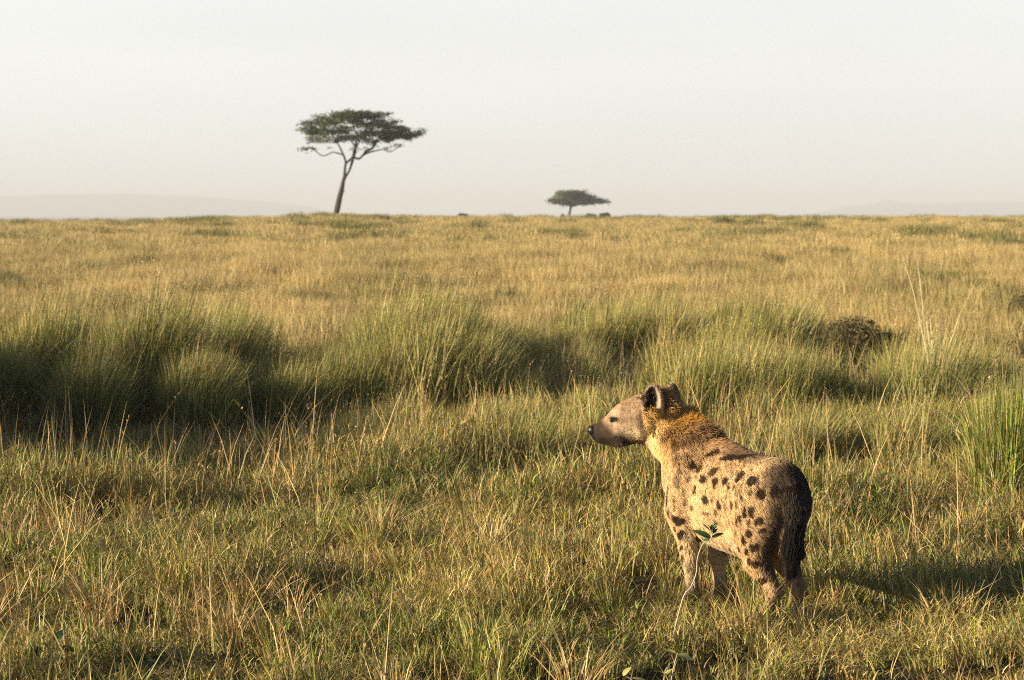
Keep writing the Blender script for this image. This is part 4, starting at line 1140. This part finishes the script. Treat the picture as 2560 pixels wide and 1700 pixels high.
def build_herbs():
    green = herb_leaf_mat("sapling_leaf", (.035, .085, .02), (.08, .15, .035))
    yell = herb_leaf_mat("pale_leaf", (.42, .40, .13), (.55, .48, .20))
    dark = herb_leaf_mat("dark_leaf", (.02, .045, .02), (.04, .08, .03))
    wood, nt, out = new_mat("pale_twig"); d = N(nt, "ShaderNodeBsdfPrincipled"); d.inputs["Base Color"].default_value = (.52, .44, .32, 1); nt.links.new(d.outputs[0], out.inputs[0])
    # sapling in front of the hyena
    D = 10.35; b = P(1672, 1562, D); b[2] = float(ground(b[0], D))
    root = empty("sapling", b); tag(root, "thin bare stemmed sapling with green leaves at its tip in front of the hyena", "sapling")
    st = [b] + [P(x, y, D) for x, y in ((1706, 1500), (1727, 1468), (1741, 1432), (1744, 1395), (1756, 1362), (1770, 1352))]
    st[0] = b - np.array([0, 0, .01])
    tubes_obj("stem", [([p - b for p in st], [.0036, .0034, .0032, .003, .0028, .0026, .002]),
                       ([P(1733, 1455, D) - b, P(1738, 1470, D) - b, P(1735, 1440, D + .03) - b], [.0025, .002, .001]),
                       ([P(1772, 1356, D) - b, P(1780, 1340, D) - b, P(1781, 1318, D) - b], [.0028, .0025, .0015])], wood, root, 6)
    def leaf(px, py, L, W, yaw, pitch, roll, mat, par, off, D=D, curl=.25, fold=.25):
        V, Q = leaf_mesh(L, W, curl, fold)
        quads_obj("leaf", orient(V, P(px, py, D) - off, yaw, pitch, roll), Q, mat=mat, parent=par)
    for a in ((1778, 1346, .098, .017, math.pi + .1, .55, -.9), (1776, 1350, .045, .009, math.pi - .3, .1, -.9), (1780, 1344, .062, .011, .1, .45, .9), (1776, 1330, .062, .010, math.pi + .5, .95, -.7),
              (1781, 1325, .048, .010, .5, .95, .8), (1779, 1335, .040, .010, .3, .75, .8), (1778, 1330, .046, .010, 2.2, 1.2, .5), (1782, 1322, .040, .009, -.6, .9, .8), (1778, 1326, .034, .008, 1.2, 1.1, .2)):
        leaf(*a, green, root, b)
    # pale sunlit plant near the bottom edge
    D2 = 8.9; b2 = P(1655, 1745, D2); b2[2] = float(ground(b2[0], D2))
    r2 = empty("weed", b2); tag(r2, "pale yellow leaved weed at the bottom edge of the meadow below the hyena", "weed")
    tubes_obj("stem", [([np.zeros(3), P(1660, 1700, D2) - b2, P(1668, 1668, D2) - b2], [.003, .0025, .0015]),
                       ([np.zeros(3), P(1590, 1715, D2) - b2, P(1566, 1692, D2) - b2], [.003, .0025, .0015]),
                       ([np.zeros(3), P(1680, 1690, D2) - b2, P(1694, 1632, D2) - b2], [.003, .0025, .0015])], wood, r2, 6)
    for a in ((1662, 1690, .045, .010, .2, .9, .3), (1652, 1690, .050, .012, .1, .3, -.4), (1668, 1686, .042, .010, 0, .05, .8), (1558, 1690, .052, .015, .5, .9, .2), (1580, 1695, .07, .008, .05, -.05, .6),
              (1692, 1634, .075, .017, -.15, -.2, .5), (1690, 1632, .050, .012, math.pi - .3, .3, .8), (1660, 1684, .040, .012, math.pi, .5, .2)):
        leaf(*a, yell, r2, b2, D=D2)
    # dark broad leaved plants, lower left corner
    for k, (cx, cy_, lab, ls) in enumerate(((130, 1622, "dark broad leaved plant in the lower left corner", ((140, 1606, .075, .024, 1.0, 1.1, .2), (118, 1618, .060, .020, 2.6, .7, .3), (110, 1628, .090, .026, math.pi, .25, .9), (150, 1625, .085, .024, .1, .25, -.9), (100, 1640, .08, .024, math.pi + .4, .1, .9), (140, 1645, .07, .022, -.5, 0, .6))),
                                       (370, 1645, "dark low weed with narrow drooping leaves, right of the broad leaved plant", ((368, 1650, .065, .018, math.pi, .35, 1.0), (378, 1648, .085, .014, .1, .45, -.9), (372, 1650, .05, .012, -1.2, .3, 0))))):
        D3 = 9.6; b3 = P(cx, 1680, D3); b3[2] = float(ground(b3[0], D3))
        r3 = empty("weed", b3); tag(r3, lab, "weed")
        tubes_obj("stem", [([np.zeros(3), (P(cx, cy_, D3) - b3) * .6, P(cx, cy_ + 5, D3) - b3], [.005, .004, .003])], dark, r3, 6, col=(.05, .08, .03))
        for a in ls: leaf(*a, dark, r3, b3, D=D3, curl=.5)
def build_shrubs():
    lm = leaf_mat("shrub_leaves"); rng = np.random.RandomState(9)
    bark = bpy.data.materials["acacia_bark"]
    for (px, d, w_, h, c0, lab) in ((2130, 30.2, .46, .60, (.15, .13, .05), "rounded olive brown bush on the plain behind the hyena"),
                                  (2212, 30.4, .30, .36, (.10, .08, .04), "low dark bush beside the rounded olive brown bush"),
                                  (2560, 39, .35, .70, (.14, .13, .05), "small dark bush at the right edge of the plain")):
        x = (px - CX) / FPX * d; g = float(ground(x, d)); off = np.array([x, d, g])
        r = empty("bush", off); tag(r, lab, "bush", "bushes among the grass of the plain")
        L_ = []
        for _ in range(14):
            a = rng.rand() * 6.28; rr = rng.rand() * w_ * .8; L_.append(([np.zeros(3) - (0, 0, .02), np.array([math.cos(a) * rr * .5, math.sin(a) * rr * .5, h * .5]), np.array([math.cos(a) * rr, math.sin(a) * rr, h * .85])], [.016, .010, .004]))
        tubes_obj("stems", L_, bark, r, 5)
        n = 5200; q = rng.randn(n, 3); q /= np.linalg.norm(q, axis=1, keepdims=True); q *= rng.rand(n, 1) ** .4
        p = q * np.array([w_, w_, h * .5]) * (1 + .18 * vnoise3(q * 2, 2.0, 3)[:, None]) + np.array([0, 0, h * .5]); p[:, 2] = np.maximum(p[:, 2], .01)
        nr = rng.randn(n, 3); nr /= np.linalg.norm(nr, axis=1, keepdims=True); t = np.cross(nr, rng.randn(n, 3)); t /= np.linalg.norm(t, axis=1, keepdims=True); b = np.cross(nr, t); s = .020 * (.5 + rng.rand(n, 1))
        V = np.stack([p - t * s, p - b * s * .5, p + t * s, p + b * s * .5], 1).reshape(-1, 3)
        cc = np.repeat(np.array(c0) * (1 + .3 * rng.randn(n, 1)).clip(.4, 1.7), 4, 0)
        quads_obj("foliage", V, np.arange(4 * n).reshape(-1, 4), mat=lm, parent=r, cols=cc, smooth=False)

def build_all():
    build_ground(); build_hills(); build_haze()
    build_trees(); build_buffaloes(); build_shrubs()
    build_grass(); build_tussocks(); build_herbs(); build_hyena()

# ------------------------------------------------------------------ build everything
if DBG == "hy":
    build_ground(); build_hyena()
else:
    build_all()
